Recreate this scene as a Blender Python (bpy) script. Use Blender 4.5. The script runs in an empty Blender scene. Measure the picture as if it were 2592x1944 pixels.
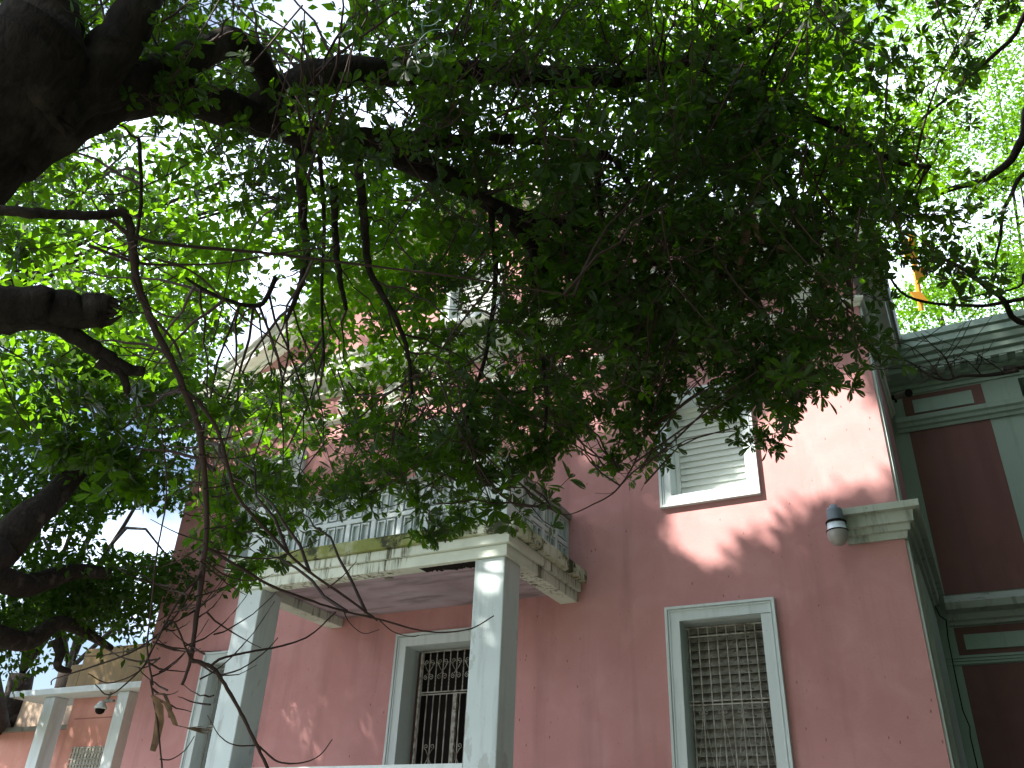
import bpy, math, random
import numpy as np
from mathutils import Matrix, Vector
random.seed(7)
rng = np.random.default_rng(11)
scene = bpy.context.scene
C = scene.collection
# ------------------------------------------------------------------ camera
CZ = 1.6
YAW, PITCH, ROLL = (math.radians(a) for a in (-28.63, 30.30, 2.60))
cy, sy, cp, sp, cr, sr = math.cos(YAW), math.sin(YAW), math.cos(PITCH), math.sin(PITCH), math.cos(ROLL), math.sin(ROLL)
FWD = np.array([sy*cp, cy*cp, sp]); RT = np.array([cy, -sy, 0.0]); UP = np.cross(RT, FWD)
RT, UP = RT*cr + UP*sr, -RT*sr + UP*cr
CAM = np.array([0, 0, CZ])
cam = bpy.data.cameras.new('camera'); camo = bpy.data.objects.new('camera', cam); C.objects.link(camo)
cam.sensor_width = 36; cam.lens = 36*2181/2592; cam.clip_start = 0.05; cam.clip_end = 2000
camo.matrix_world = Matrix(((RT[0], UP[0], -FWD[0], 0), (RT[1], UP[1], -FWD[1], 0), (RT[2], UP[2], -FWD[2], CZ), (0, 0, 0, 1)))
scene.camera = camo
# ------------------------------------------------------------------ sun, sky, exposure
SUN = np.array([-0.82, -1.0, 1.12]); SUN /= np.linalg.norm(SUN)       # towards the sun
sun = bpy.data.lights.new('sun', 'SUN'); suno = bpy.data.objects.new('sun', sun); C.objects.link(suno)
sun.energy = 5.0; sun.angle = math.radians(0.55); sun.color = (1.0, 0.95, 0.87)
suno.rotation_euler = Vector(SUN).to_track_quat('Z', 'Y').to_euler()
w = bpy.data.worlds.new('World'); scene.world = w; w.use_nodes = True
nt = w.node_tree; nt.nodes.clear()
sky = nt.nodes.new('ShaderNodeTexSky'); sky.sky_type = 'NISHITA'; sky.sun_disc = False
sky.sun_elevation = math.asin(SUN[2]); sky.sun_rotation = math.atan2(SUN[0], SUN[1])
sky.dust_density = 2.0
tc = nt.nodes.new('ShaderNodeTexCoord'); mp = nt.nodes.new('ShaderNodeMapping'); mp.inputs['Scale'].default_value = (1, 1, 2.2)
nz = nt.nodes.new('ShaderNodeTexNoise'); nz.inputs['Scale'].default_value = 2.3; nz.inputs['Detail'].default_value = 7
rp = nt.nodes.new('ShaderNodeValToRGB'); rp.color_ramp.elements[0].position = .37; rp.color_ramp.elements[1].position = .58
mx = nt.nodes.new('ShaderNodeMix'); mx.data_type = 'RGBA'; mx.inputs[7].default_value = (12.0, 13.7, 16.4, 1)
bg = nt.nodes.new('ShaderNodeBackground'); bg.inputs['Strength'].default_value = 0.068
wo = nt.nodes.new('ShaderNodeOutputWorld')
L = nt.links.new
L(tc.outputs['Generated'], mp.inputs['Vector']); L(mp.outputs[0], nz.inputs['Vector']); L(nz.outputs['Fac'], rp.inputs[0])
L(rp.outputs[0], mx.inputs[0]); L(sky.outputs[0], mx.inputs[6]); L(mx.outputs[2], bg.inputs[0]); L(bg.outputs[0], wo.inputs[0])
vs = scene.view_settings; vs.view_transform = 'Standard'; vs.look = 'None'; vs.gamma = 1; vs.use_curve_mapping = False
vs.exposure = 1.88
cyc = scene.cycles; cyc.max_bounces = 7; cyc.diffuse_bounces = 4; cyc.transmission_bounces = 5; cyc.transparent_max_bounces = 8; cyc.glossy_bounces = 2
cyc.use_denoising = True; cyc.sample_clamp_indirect = 6

# ------------------------------------------------------------------ helpers
PX = 2592/2212*1.0
def ray(px, py):                                   # px, py measured on a 2212 x 1659 print of the view
    x, y = px*PX, py*PX
    v = RT*(x-1296)/2181 - UP*(y-972)/2181 + FWD
    return v/np.linalg.norm(v)
def W(px, py, d): return CAM + ray(px, py)*d
def WY(px, py, Y):
    v = ray(px, py); return CAM + v*(Y/v[1])
def world_of(o):
    m = Matrix.Identity(4)
    while o is not None:
        m = o.matrix_parent_inverse @ o.matrix_basis @ m if o.parent else o.matrix_basis @ m
        o = o.parent
    return m
def put(o, parent):
    if parent is not None:
        o.parent = parent; o.matrix_parent_inverse = world_of(parent).inverted()
    return o
def tag(o, label=None, cat=None, group=None, kind=None):
    if label: o['label'] = label
    if cat: o['category'] = cat
    if group: o['group'] = group
    if kind: o['kind'] = kind
    return o
def empty(name, loc, label, cat, group=None):
    o = bpy.data.objects.new(name, None); C.objects.link(o); o.location = loc; o.empty_display_size = .2
    return tag(o, label, cat, group)
class MB:
    def __init__(s): s.v = []; s.f = []
    def box(s, x0, x1, y0, y1, z0, z1):
        n = len(s.v)
        s.v += [(x0,y0,z0),(x1,y0,z0),(x1,y1,z0),(x0,y1,z0),(x0,y0,z1),(x1,y0,z1),(x1,y1,z1),(x0,y1,z1)]
        s.f += [(n,n+3,n+2,n+1),(n+4,n+5,n+6,n+7),(n,n+1,n+5,n+4),(n+1,n+2,n+6,n+5),(n+2,n+3,n+7,n+6),(n+3,n,n+4,n+7)]; return s
    def poly(s, pts):
        n = len(s.v); s.v += [tuple(p) for p in pts]; s.f.append(tuple(range(n, n+len(pts)))); return s
    def prism(s, pts, d):                           # polygon pts extruded by vector d
        n = len(s.v); k = len(pts); s.v += [tuple(p) for p in pts] + [tuple(np.array(p)+d) for p in pts]
        s.f += [tuple(range(n, n+k)), tuple(range(n+2*k-1, n+k-1, -1))] + [(n+i, n+k+i, n+k+(i+1) % k, n+(i+1) % k) for i in range(k)]; return s
    def sections(s, secs, closed=False, cap=True):
        n = len(s.v); k = len(secs[0])
        for q in secs: s.v += [tuple(p) for p in q]
        for a in range(len(secs)-1):
            for i in range(k if closed else k-1):
                j = (i+1) % k; s.f.append((n+a*k+i, n+a*k+j, n+(a+1)*k+j, n+(a+1)*k+i))
        if cap: s.f += [tuple(range(n, n+k))[::-1], tuple(range(n+(len(secs)-1)*k, n+len(secs)*k))]
        return s
    def tube(s, pts, rad, seg=6, cap=True):
        pts = np.array(pts, float); m = len(pts); rad = np.broadcast_to(rad, (m,)) if np.ndim(rad) == 0 else rad
        secs = []; ref = np.array([.31, .17, .93])
        for i in range(m):
            t = pts[min(i+1, m-1)] - pts[max(i-1, 0)]; t /= np.linalg.norm(t)+1e-9
            a = np.cross(t, ref); a /= np.linalg.norm(a)+1e-9; b = np.cross(t, a); ref = np.cross(a, t) if i else ref
            secs.append([pts[i] + rad[i]*(a*math.cos(q)+b*math.sin(q)) for q in np.arange(seg)*2*math.pi/seg])
        return s.sections(secs, closed=True, cap=cap)
    def lathe(s, prof, c, axis='z', seg=20, cap=True):
        secs = []
        for i in range(seg+1):
            a = 2*math.pi*i/seg; q = []
            for r, h in prof:
                q.append((c[0]+r*math.cos(a), c[1]+r*math.sin(a), c[2]+h) if axis == 'z' else (c[0]+r*math.cos(a), c[1]+h, c[2]+r*math.sin(a)))
            secs.append(q)
        return s.sections(secs, cap=False)
    def build(s, name, m, parent=None, smooth=False, bevel=0, **kw):
        me = bpy.data.meshes.new(name); me.from_pydata([tuple(map(float, p)) for p in s.v], [], s.f); me.validate()
        import bmesh
        b = bmesh.new(); b.from_mesh(me)
        bmesh.ops.remove_doubles(b, verts=b.verts, dist=1e-5); bmesh.ops.recalc_face_normals(b, faces=b.faces)
        b.to_mesh(me); b.free()
        me.materials.append(m)
        if smooth: me.shade_smooth()
        o = bpy.data.objects.new(name, me); C.objects.link(o); put(o, parent)
        if bevel:
            bv = o.modifiers.new('bevel', 'BEVEL'); bv.width = bevel; bv.segments = 2; bv.limit_method = 'ANGLE'
        return tag(o, **kw)
def copy_to(o, loc, parent, scale=None):
    c = o.copy(); C.objects.link(c); c.parent = None; c.matrix_parent_inverse = Matrix.Identity(4); c.location = loc
    if scale: c.scale = scale
    return put(c, parent)

# ------------------------------------------------------------------ materials
def mat(name, col, rough=.7, spec=.3):
    m = bpy.data.materials.new(name); m.use_nodes = True; n = m.node_tree; b = n.nodes['Principled BSDF']
    b.inputs['Base Color'].default_value = (*col, 1); b.inputs['Roughness'].default_value = rough
    b.inputs['Specular IOR Level'].default_value = spec
    return m
class NG:
    def __init__(s, m): s.m = m; s.t = m.node_tree; s.b = s.t.nodes['Principled BSDF']; s.co = s.t.nodes.new('ShaderNodeTexCoord').outputs['Object']
    def n(s, typ, **kw):
        o = s.t.nodes.new(typ)
        for k, v in kw.items():
            if k in o.inputs: o.inputs[k].default_value = v
            else: setattr(o, k, v)
        return o
    def link(s, a, b): s.t.links.new(a, b)
    def coord(s, scale=(1, 1, 1)):
        mpn = s.n('ShaderNodeMapping'); mpn.inputs['Scale'].default_value = scale; s.link(s.co, mpn.inputs[0]); return mpn.outputs[0]
    def noise(s, scale, detail=4, co=None, rough=.55, dist=0):
        o = s.n('ShaderNodeTexNoise', Scale=scale, Detail=detail, Roughness=rough, Distortion=dist); s.link(co or s.co, o.inputs['Vector']); return o.outputs['Fac']
    def ramp(s, f, a, b, ca=(0, 0, 0, 1), cb=(1, 1, 1, 1)):
        o = s.n('ShaderNodeValToRGB'); e = o.color_ramp.elements; e[0].position = a; e[1].position = b; e[0].color = ca; e[1].color = cb
        s.link(f, o.inputs[0]); return o.outputs[0]
    def mix(s, f, a, b, mode='MIX'):
        o = s.n('ShaderNodeMix'); o.data_type = 'RGBA'; o.blend_type = mode
        for sock, v in ((o.inputs[0], f), (o.inputs[6], a), (o.inputs[7], b)):
            if isinstance(v, (int, float)): sock.default_value = v
            elif isinstance(v, tuple): sock.default_value = (*v, 1)[:4]
            else: s.link(v, sock)
        return o.outputs[2]
    def mul(s, a, b):
        o = s.n('ShaderNodeMath', operation='MULTIPLY')
        for i, v in enumerate((a, b)):
            if isinstance(v, (int, float)): o.inputs[i].default_value = v
            else: s.link(v, o.inputs[i])
        return o.outputs[0]
    def color(s, c): s.link(c, s.b.inputs['Base Color'])
    def bump(s, h, strength=.3, dist=.01):
        o = s.n('ShaderNodeBump', Strength=strength, Distance=dist); s.link(h, o.inputs['Height']); s.link(o.outputs[0], s.b.inputs['Normal'])

def pink_mat(name, base, dark, light, flecks=True, streak=.35):
    m = mat(name, base, .85, .2); g = NG(m)
    c = g.mix(g.ramp(g.noise(.55, 5), .35, .68), base, dark)
    c = g.mix(g.mul(g.ramp(g.noise(2.3, 6, dist=.6), .45, .75), .55), c, light)
    c = g.mix(g.mul(g.ramp(g.noise(1.0, 6, g.coord((3.2, 3.2, .28))), .52, .78), streak), c, tuple(v*.55 for v in dark))
    c = g.mix(g.mul(g.noise(55, 2), .16), c, (.2, .09, .07))
    if flecks:
        v = g.n('ShaderNodeTexVoronoi', Scale=6.5, Randomness=1.0); wv = g.coord((1.6, 1, .72)); g.link(wv, v.inputs['Vector'])
        f = g.ramp(v.outputs['Distance'], .06, .10, (1, 1, 1, 1), (0, 0, 0, 1))
        keep = g.ramp(g.noise(.9, 2), .48, .54)
        c = g.mix(g.mul(g.mul(f, keep), .75), c, (.13, .045, .035))
        v2 = g.n('ShaderNodeTexVoronoi', Scale=15, Randomness=1.0); g.link(g.coord((1.5, 1, .7)), v2.inputs['Vector'])
        f2 = g.ramp(v2.outputs['Distance'], .07, .13, (1, 1, 1, 1), (0, 0, 0, 1))
        c = g.mix(g.mul(g.mul(f2, g.ramp(g.noise(1.7, 2), .55, .6)), .5), c, (.16, .06, .05))
    g.color(c); g.bump(g.noise(38, 5), .35, .006); return m
PINK = pink_mat('pink_stucco', (.49, .250, .242), (.42, .20, .195), (.54, .30, .29), streak=.55)
PINKW_SHADED = pink_mat('pink_stucco_wing_shaded', (.21, .105, .095), (.17, .085, .08), (.24, .12, .105), flecks=False, streak=.5)  # darker copy of the house pink; the wing's shade is in the colour
PINKA = pink_mat('pink_stucco_annex', (.55, .27, .22), (.48, .21, .17), (.60, .34, .28), flecks=False)
def white_mat(name, base, grime=(.10, .10, .085), amount=.35, spec=.35, peel=False):
    m = mat(name, base, .6, spec); g = NG(m)
    c = g.mix(g.mul(g.ramp(g.noise(1.4, 6), .42, .75), .4), base, tuple(v*.82 for v in base))
    st = g.ramp(g.noise(1.3, 7, g.coord((5, 5, .5)), .7), .52, .78)
    c = g.mix(g.mul(st, amount), c, grime)
    sp_ = g.ramp(g.noise(21, 4, rough=.7), .66, .73); c = g.mix(g.mul(sp_, amount*1.3), c, grime)
    if peel: c = g.mix(g.mul(g.ramp(g.noise(2.4, 7, g.coord((1.6, 1.6, .7)), .65), .57, .60), .55), c, (.27, .29, .27))
    g.color(c); g.bump(g.noise(30, 4), .2, .004); return m
WHITE = white_mat('white_paint', (.52, .58, .58))
WHITEP = white_mat('white_pillar_paint', (.46, .525, .525), amount=.42, peel=True)
TRIM = white_mat('grey_white_trim', (.56, .61, .57), amount=.5)
CREAM = white_mat('cream_cornice', (.62, .64, .56), grime=(.2, .19, .14), amount=.4)
WHITEW_SHADED = white_mat('wing_green_white_shaded', (.33, .43, .36), grime=(.10, .12, .09), amount=.45)  # trim tone lowered so the colour carries part of the wing's shade
LEDGE = white_mat('mouldy_ledge', (.40, .44, .38), grime=(.03, .035, .025), amount=.95)
SHUT = white_mat('white_shutter_paint', (.68, .71, .66), amount=.12, spec=.45)
def moss_mat():
    m = mat('mossy_concrete', (.4, .42, .3), .9, .1); g = NG(m)
    c = g.mix(g.ramp(g.noise(1.1, 5), .42, .6), (.50, .52, .42), (.19, .21, .07))
    c = g.mix(g.ramp(g.noise(2.6, 8, rough=.75), .50, .57), c, (.045, .05, .03))
    c = g.mix(g.ramp(g.noise(7.5, 6, rough=.65), .62, .72), c, (.36, .37, .27))
    c = g.mix(g.mul(g.ramp(g.noise(1.7, 5, g.coord((6, 6, .6))), .5, .7), .6), c, (.16, .18, .05))
    g.color(c); g.bump(g.noise(30, 6), .2, .003); return m
MOSS = moss_mat()
def soffit_mat():
    m = mat('stained_soffit', (.40, .33, .33), .9, .1); g = NG(m)
    c = g.mix(g.ramp(g.noise(1.1, 6), .38, .66), (.44, .36, .42), (.30, .235, .27))
    c = g.mix(g.mul(g.ramp(g.noise(1.5, 7, g.coord((.6, 3, 1))), .53, .66), .6), c, (.12, .095, .08))
    g.color(c); g.bump(g.noise(12, 7), .4, .01); return m
SOFF = soffit_mat()
def fascia_mat():
    m = mat('streaked_fascia', (.5, .54, .5), .75, .2); g = NG(m)
    c = g.mix(g.ramp(g.noise(1.8, 5), .4, .7), (.58, .62, .55), (.46, .50, .43))
    s1 = g.ramp(g.noise(1.2, 8, g.coord((14, 14, 1.1)), .7), .50, .60)
    s2 = g.ramp(g.noise(.8, 3), .46, .56)
    c = g.mix(g.mul(g.mul(s1, s2), .95), c, (.07, .07, .035))
    g.color(c); g.bump(g.noise(22, 5), .3, .006); return m
FASC = fascia_mat()
OCHRE = white_mat('ochre_render', (.21, .135, .05), grime=(.06, .055, .04), amount=.8)
BUFF = white_mat('buff_render', (.42, .31, .22), grime=(.2, .15, .1), amount=.5)
CONC = white_mat('weathered_concrete', (.20, .20, .17), grime=(.03, .03, .025), amount=.9)
def wood_slat():
    m = mat('dusty_louvre', (.16, .15, .12), .9, .1); g = NG(m)
    c = g.mix(g.ramp(g.noise(4, 7, rough=.7), .36, .66), (.34, .33, .28), (.10, .095, .075))
    c = g.mix(g.ramp(g.noise(26, 4), .55, .72), c, (.05, .045, .035)); g.color(c); g.bump(g.noise(30, 4), .4, .004); return m
SLATD = wood_slat()
IRON = mat('old_iron_paint', (.20, .19, .16), .6, .4)
g = NG(IRON); g.color(g.mix(g.ramp(g.noise(14, 4), .45, .62), (.30, .29, .25), (.11, .085, .06)))
DARK = mat('dark_interior', (.012, .010, .009), .9, .1)
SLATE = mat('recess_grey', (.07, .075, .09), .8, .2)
def bark_mat(name, a, b, s=1.0):
    m = mat(name, a, .92, .12); g = NG(m)
    n1 = g.noise(13*s, 9, g.coord((1, 1, .35)), .72, 1.2)
    v = g.n('ShaderNodeTexVoronoi', Scale=22*s, feature='DISTANCE_TO_EDGE'); g.link(g.coord((1, 1, .35)), v.inputs['Vector'])
    c = g.mix(g.ramp(n1, .35, .7), b, a); c = g.mix(g.ramp(g.noise(3*s, 5), .55, .72), c, tuple(x*2.1 for x in a))
    g.color(c); h = g.n('ShaderNodeMath', operation='ADD'); g.link(n1, h.inputs[0])
    g.link(g.mul(g.ramp(v.outputs['Distance'], 0, .25), .12), h.inputs[1]); g.bump(h.outputs[0], 1.0, .02); return m
BARK = bark_mat('rough_bark', (.034, .028, .023), (.010, .008, .007), 1.6)
BARKL = bark_mat('pale_bark', (.05, .042, .035), (.022, .017, .014), 2.0)
TWIG = mat('twig', (.04, .024, .019), .75, .25); g = NG(TWIG); g.color(g.mix(g.noise(9, 3), (.055, .032, .026), (.022, .014, .012)))
def leaf_mat(name, base, trans, rough=.4, tw=.5):
    m = mat(name, base, rough, .13); g = NG(m)
    rnd = g.n('ShaderNodeObjectInfo').outputs['Random']
    nzc = g.noise(2.6, 3); nf = g.noise(26, 1)
    col = g.mix(g.ramp(nzc, .3, .7), tuple(x*.72 for x in base), tuple(min(1, x*1.3) for x in base))
    col = g.mix(g.mul(g.ramp(nf, .5, .9), .35), col, tuple(min(1, v) for v in (base[0]*2.0, base[1]*1.35, base[2])))
    g.color(col)
    tr = g.n('ShaderNodeBsdfTranslucent')
    tcx = g.mix(g.ramp(nf, .35, .75), trans, tuple(v*q for v, q in zip(trans, (.62, .8, .6))))
    g.link(tcx, tr.inputs['Color'])
    mxs = g.n('ShaderNodeMixShader'); mxs.inputs[0].default_value = tw
    g.link(g.b.outputs[0], mxs.inputs[1]); g.link(tr.outputs[0], mxs.inputs[2])
    g.link(mxs.outputs[0], g.t.nodes['Material Output'].inputs['Surface']); return m
LEAF = leaf_mat('waxy_leaf', (.010, .022, .005), (.30, .68, .008), .42, .15)
LEAFB = leaf_mat('small_leaf', (.030, .070, .006), (.22, .46, .008), .45, .5)
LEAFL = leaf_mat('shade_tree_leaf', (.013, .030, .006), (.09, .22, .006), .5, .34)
DEAD = mat('dry_leaf', (.2, .12, .07), .8, .15); g = NG(DEAD); g.color(g.mix(g.ramp(g.noise(18, 5), .4, .65), (.17, .11, .065), (.045, .032, .025))); g.bump(g.noise(30, 5), .6, .006)

# ------------------------------------------------------------------ ground
gb = MB().poly([(-400, -400, 0), (400, -400, 0), (400, 400, 0), (-400, 400, 0)])
GR = mat('dry_ground', (.2, .19, .17), .95, .1); g = NG(GR); g.color(g.mix(g.ramp(g.noise(.6, 6), .4, .65), (.22, .21, .20), (.10, .12, .06)))
gb.build('ground', GR, kind='structure')

# ------------------------------------------------------------------ main building
Z = lambda z: z + CZ
XL, XR, YF, YW = -12.0, -.43, 10.0, 13.4
XC = (XL+XR)/2 - .06
ZCOR = Z(7.80)
bld = empty('pink_building', (XC, YF, 0), 'pink two storey house with a white cornice, gabled front and white porch balcony', 'building')
def rake(x): return Z(10.98) - .54*abs(x-XC)
def wall_grid(mb, x0, x1, z0, z1, ops, y, depth):
    xs = sorted({x0, x1, *[o[0] for o in ops], *[o[1] for o in ops]}); zs = sorted({z0, z1, *[o[2] for o in ops], *[o[3] for o in ops]})
    for a, b in zip(xs, xs[1:]):
        for c, d in zip(zs, zs[1:]):
            mx_, mz = (a+b)/2, (c+d)/2
            if any(o[0] < mx_ < o[1] and o[2] < mz < o[3] for o in ops): continue
            mb.poly([(a, y, c), (b, y, c), (b, y, d), (a, y, d)])
    for o in ops:
        a, b, c, d = o
        mb.poly([(a, y, c), (a, y+depth, c), (a, y+depth, d), (a, y, d)]); mb.poly([(b, y, c), (b, y, d), (b, y+depth, d), (b, y+depth, c)])
        mb.poly([(a, y, d), (a, y+depth, d), (b, y+depth, d), (b, y, d)]); mb.poly([(a, y, c), (b, y, c), (b, y+depth, c), (a, y+depth, c)])
OPS = dict(
    lower_right=(-3.03, -2.075, Z(-.4), Z(2.81)), lower_mid=(-6.90, -5.76, Z(-1.2), Z(2.80)), lower_left=(-10.50, -9.56, Z(-.4), Z(2.81)),
    upper_right=(-3.04, -2.07, Z(4.41), Z(5.76)), upper_mid=(-6.87, -5.80, Z(3.62), Z(6.16)), upper_left=(-10.46, -9.49, Z(4.41), Z(6.10)))
mb = MB(); wall_grid(mb, XL, XR, 0, ZCOR, [(a-.02, b+.02, c-.02, d+.02) for a, b, c, d in OPS.values()], YF, .36)
at0 = (-6.70, -5.87, Z(8.17), Z(9.1)); at = (-6.72, -5.85, Z(8.15), Z(9.12))
mb.poly([(XL, YF, ZCOR), (at[0], YF, ZCOR), (at[0], YF, rake(at[0])), (XL, YF, max(ZCOR, rake(XL)))])
mb.poly([(at[1], YF, ZCOR), (XR, YF, ZCOR), (XR, YF, ZCOR+.01), (at[1], YF, rake(at[1]))])
mb.poly([(at[0], YF, ZCOR), (at[1], YF, ZCOR), (at[1], YF, at[2]), (at[0], YF, at[2])])
mb.poly([(at[0], YF, at[3]), (at[1], YF, at[3]), (at[1], YF, rake(at[1])), (XC, YF, rake(XC)), (at[0], YF, rake(at[0]))])
for s_, e_ in (((at[0], at[2]), (at[0], at[3])), ((at[1], at[3]), (at[1], at[2])), ((at[0], at[3]), (at[1], at[3]))):
    mb.poly([(s_[0], YF, s_[1]), (e_[0], YF, e_[1]), (e_[0], YF+.36, e_[1]), (s_[0], YF+.36, s_[1])])
mb.poly([(XL, YF, 0), (XL, 22, 0), (XL, 22, ZCOR), (XL, YF, ZCOR)]); mb.poly([(XR, YF, 0), (XR, YF, ZCOR), (XR, 22, ZCOR), (XR, 22, 0)])
mb.poly([(XL, 22, 0), (XR, 22, 0), (XR, 22, ZCOR), (XL, 22, ZCOR)])
import bmesh
def raw(mbx, name, m, parent, **kw):
    me = bpy.data.meshes.new(name); me.from_pydata([tuple(map(float, p)) for p in mbx.v], [], mbx.f); me.materials.append(m)
    o = bpy.data.objects.new(name, me); C.objects.link(o); put(o, parent); return tag(o, **kw)
raw(mb, 'wall', PINK, bld)
rf = MB(); y0 = 9.62
for sx in (-1, 1):
    xe = XC + sx*6.22
    rf.prism([(XC, y0, rake(XC)+.01), (xe, y0, rake(xe)+.01), (xe, y0, rake(xe)+.08), (XC, y0, rake(XC)+.08)], np.array([0, 12.6, 0]))
rf.build('roof', CONC, bld)
# cornice that wraps round the front block: profile (projection, height)
def wrap(prof, name, m, path=((XL, 13.35), (XL, YF), (XR, YF), (XR, 13.35)), out=((-1, 0), (-1, -1), (1, -1), (1, 0)), z0=0, parent=bld, **kw):
    b = MB()
    secs = [[(p[0]+o[0]*pr, p[1]+o[1]*pr, Z(h)) for pr, h in prof] for p, o in zip(path, out)]
    b.sections(secs, closed=True); return b.build(name, m, parent, **kw)
wrap([(-.05, 7.20), (.035, 7.20), (.035, 7.225), (.03, 7.36), (.12, 7.37), (.14, 7.44), (.17, 7.46), (.30, 7.47), (.31, 7.63), (.34, 7.65), (.35, 7.70), (.38, 7.73), (.41, 7.80), (-.05, 7.86)], 'cornice', CREAM)
wrap([(-.05, 6.645), (.02, 6.645), (.035, 6.665), (.035, 6.68), (.065, 6.69), (.085, 6.72), (.085, 6.75), (.06, 6.785), (.02, 6.80), (-.05, 6.81)], 'string_course', CREAM)
for sx in (-1, 1):
    b = MB(); secs = []
    prof = [(-.05, .33), (.05, .33), (.10, .30), (.11, .24), (.31, .225), (.32, .11), (.35, .09), (.36, .06), (.40, .0), (-.05, -.02)]
    for x in (XC, XC+sx*(6.08)):
        secs.append([(x, YF-p, rake(x)-d) for p, d in prof])
    b.sections(secs, closed=True); b.build('raking_cornice', CREAM, bld)
# dentils
db = MB().box(-.038, .038, -.045, .045, -.06, .06).build('dentil', CREAM, bld); db.location = (XL+.1, YF-.075, Z(7.30))
x = XL+.1+.145
while x < XR-.05:
    copy_to(db, (x, YF-.075, Z(7.30)), bld); x += .145
y = YF+.12
while y < 13.2:
    copy_to(db, (XR+.075, y, Z(7.30)), bld); y += .145
# medallions
m0 = MB().lathe([(.185, .02), (.185, -.035), (.165, -.06), (.14, -.045), (.125, -.02), (.10, -.02), (.07, -.03), (.03, -.05), (.001, -.055)], (0, 0, 0), 'y', 28)
for k in range(8):
    a = k*math.pi/4; m0.prism([(.03*math.cos(a), -.03, .03*math.sin(a)), (.075*math.cos(a+.25), -.03, .075*math.sin(a+.25)), (.112*math.cos(a), -.03, .112*math.sin(a)), (.075*math.cos(a-.25), -.03, .075*math.sin(a-.25))], np.array([0, -.028, 0]))
med = m0.build('medallion', CREAM, bld, smooth=False); med.location = (XC-.47, YF, Z(7.02))
for k in range(-6, 6):
    if k != -1: copy_to(med, (XC+.94*(k+.5), YF, Z(7.02)), bld)

def tri_slat(w, d=.012, h=.10, tilt=.055):
    b = MB(); b.prism([(-w/2, -tilt/2, -h/2), (-w/2, -tilt/2+d, -h/2), (-w/2, tilt/2+d, h/2), (-w/2, tilt/2, h/2)], np.array([w, 0, 0])); return b
def surround(root, op, bw=.15, y=YF, m=WHITE, bottom=True, proud=.07, parent_name='window_frame'):
    x0, x1, z0, z1 = op
    b = MB()
    zb = z0-bw if bottom else z0
    P = proud-.02
    b.box(x0-bw+.03, x0, y-P, y+.30, z0, z1); b.box(x1, x1+bw-.03, y-P, y+.30, z0, z1)
    b.box(x0-bw+.03, x1+bw-.03, y-P, y+.30, z1, z1+bw-.03)
    if bottom: b.box(x0-bw+.03, x1+bw-.03, y-P, y+.30, z0-bw+.03, z0)
    fr = b.build(parent_name, m, root, bevel=.004)
    b = MB()
    zt = z1+bw; e = .032
    b.box(x0-bw, x0-bw+e, y-proud, y+.02, zb, zt-e); b.box(x1+bw-e, x1+bw, y-proud, y+.02, zb, zt-e); b.box(x0-bw, x1+bw, y-proud, y+.02, zt-e, zt)
    if bottom: b.box(x0-bw+e, x1+bw-e, y-proud, y+.02, zb, zb+e)
    i0, i1 = x0-bw+e+.012, x1+bw-e-.012
    b.box(i0, i0+.014, y-proud+.008, y+.02, zb+e, zt-e-.012); b.box(i1-.014, i1, y-proud+.008, y+.02, zb+e, zt-e-.012); b.box(i0+.014, i1-.014, y-proud+.008, y+.02, zt-e-.026, zt-e-.012)
    b.build('moulding', m, fr, bevel=.003)
    return fr
def louvres(fr, op, y, m, pitch, name='slat', tilt=.055):
    x0, x1, z0, z1 = op; n = max(1, int((z1-z0)/pitch)); pitch = (z1-z0)/n
    s = tri_slat(x1-x0-.01, h=pitch*1.08, tilt=tilt).build(name, m, fr); s.location = ((x0+x1)/2, y, z0+pitch*.5)
    for k in range(1, n):
        c = copy_to(s, ((x0+x1)/2, y, z0+pitch*(k+.5)), fr)
        c.rotation_euler = (random.uniform(-.03, .03), 0, 0)
def shutter_panel(fr, op, y, m):
    x0, x1, z0, z1 = op; t = .055
    MB().box(x0+.002, x0+t, y-.03, y+.05, z0, z1).box(x1-t, x1-.002, y-.03, y+.05, z0, z1).box(x0+t, x1-t, y-.03, y+.05, z1-t, z1).box(x0+t, x1-t, y-.03, y+.05, z0, z0+t*.6).build('shutter_frame', m, fr)
    MB().box(x0, x1, y+.085, y+.095, z0, z1).build('backing', DARK, fr)
    louvres(fr, (x0+t, x1-t, z0+t*.6, z1-t), y, m, .089, tilt=.03)
for k in ('upper_right', 'upper_left'):
    fr = surround(bld, OPS[k]); shutter_panel(fr, OPS[k], YF+.24, SHUT)
fr = surround(bld, OPS['upper_mid'], bottom=False, parent_name='door_frame'); shutter_panel(fr, OPS['upper_mid'], YF+.26, SHUT)
at = at0; fr = surround(bld, at, .16); shutter_panel(fr, (at[0], at[1], at[2], at[3]), YF+.12, SHUT)
MB().box(at[0]-.2, at[1]+.2, YF-.12, YF+.02, at[2]-.235, at[2]-.165).build('sill', CREAM, fr)
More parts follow.
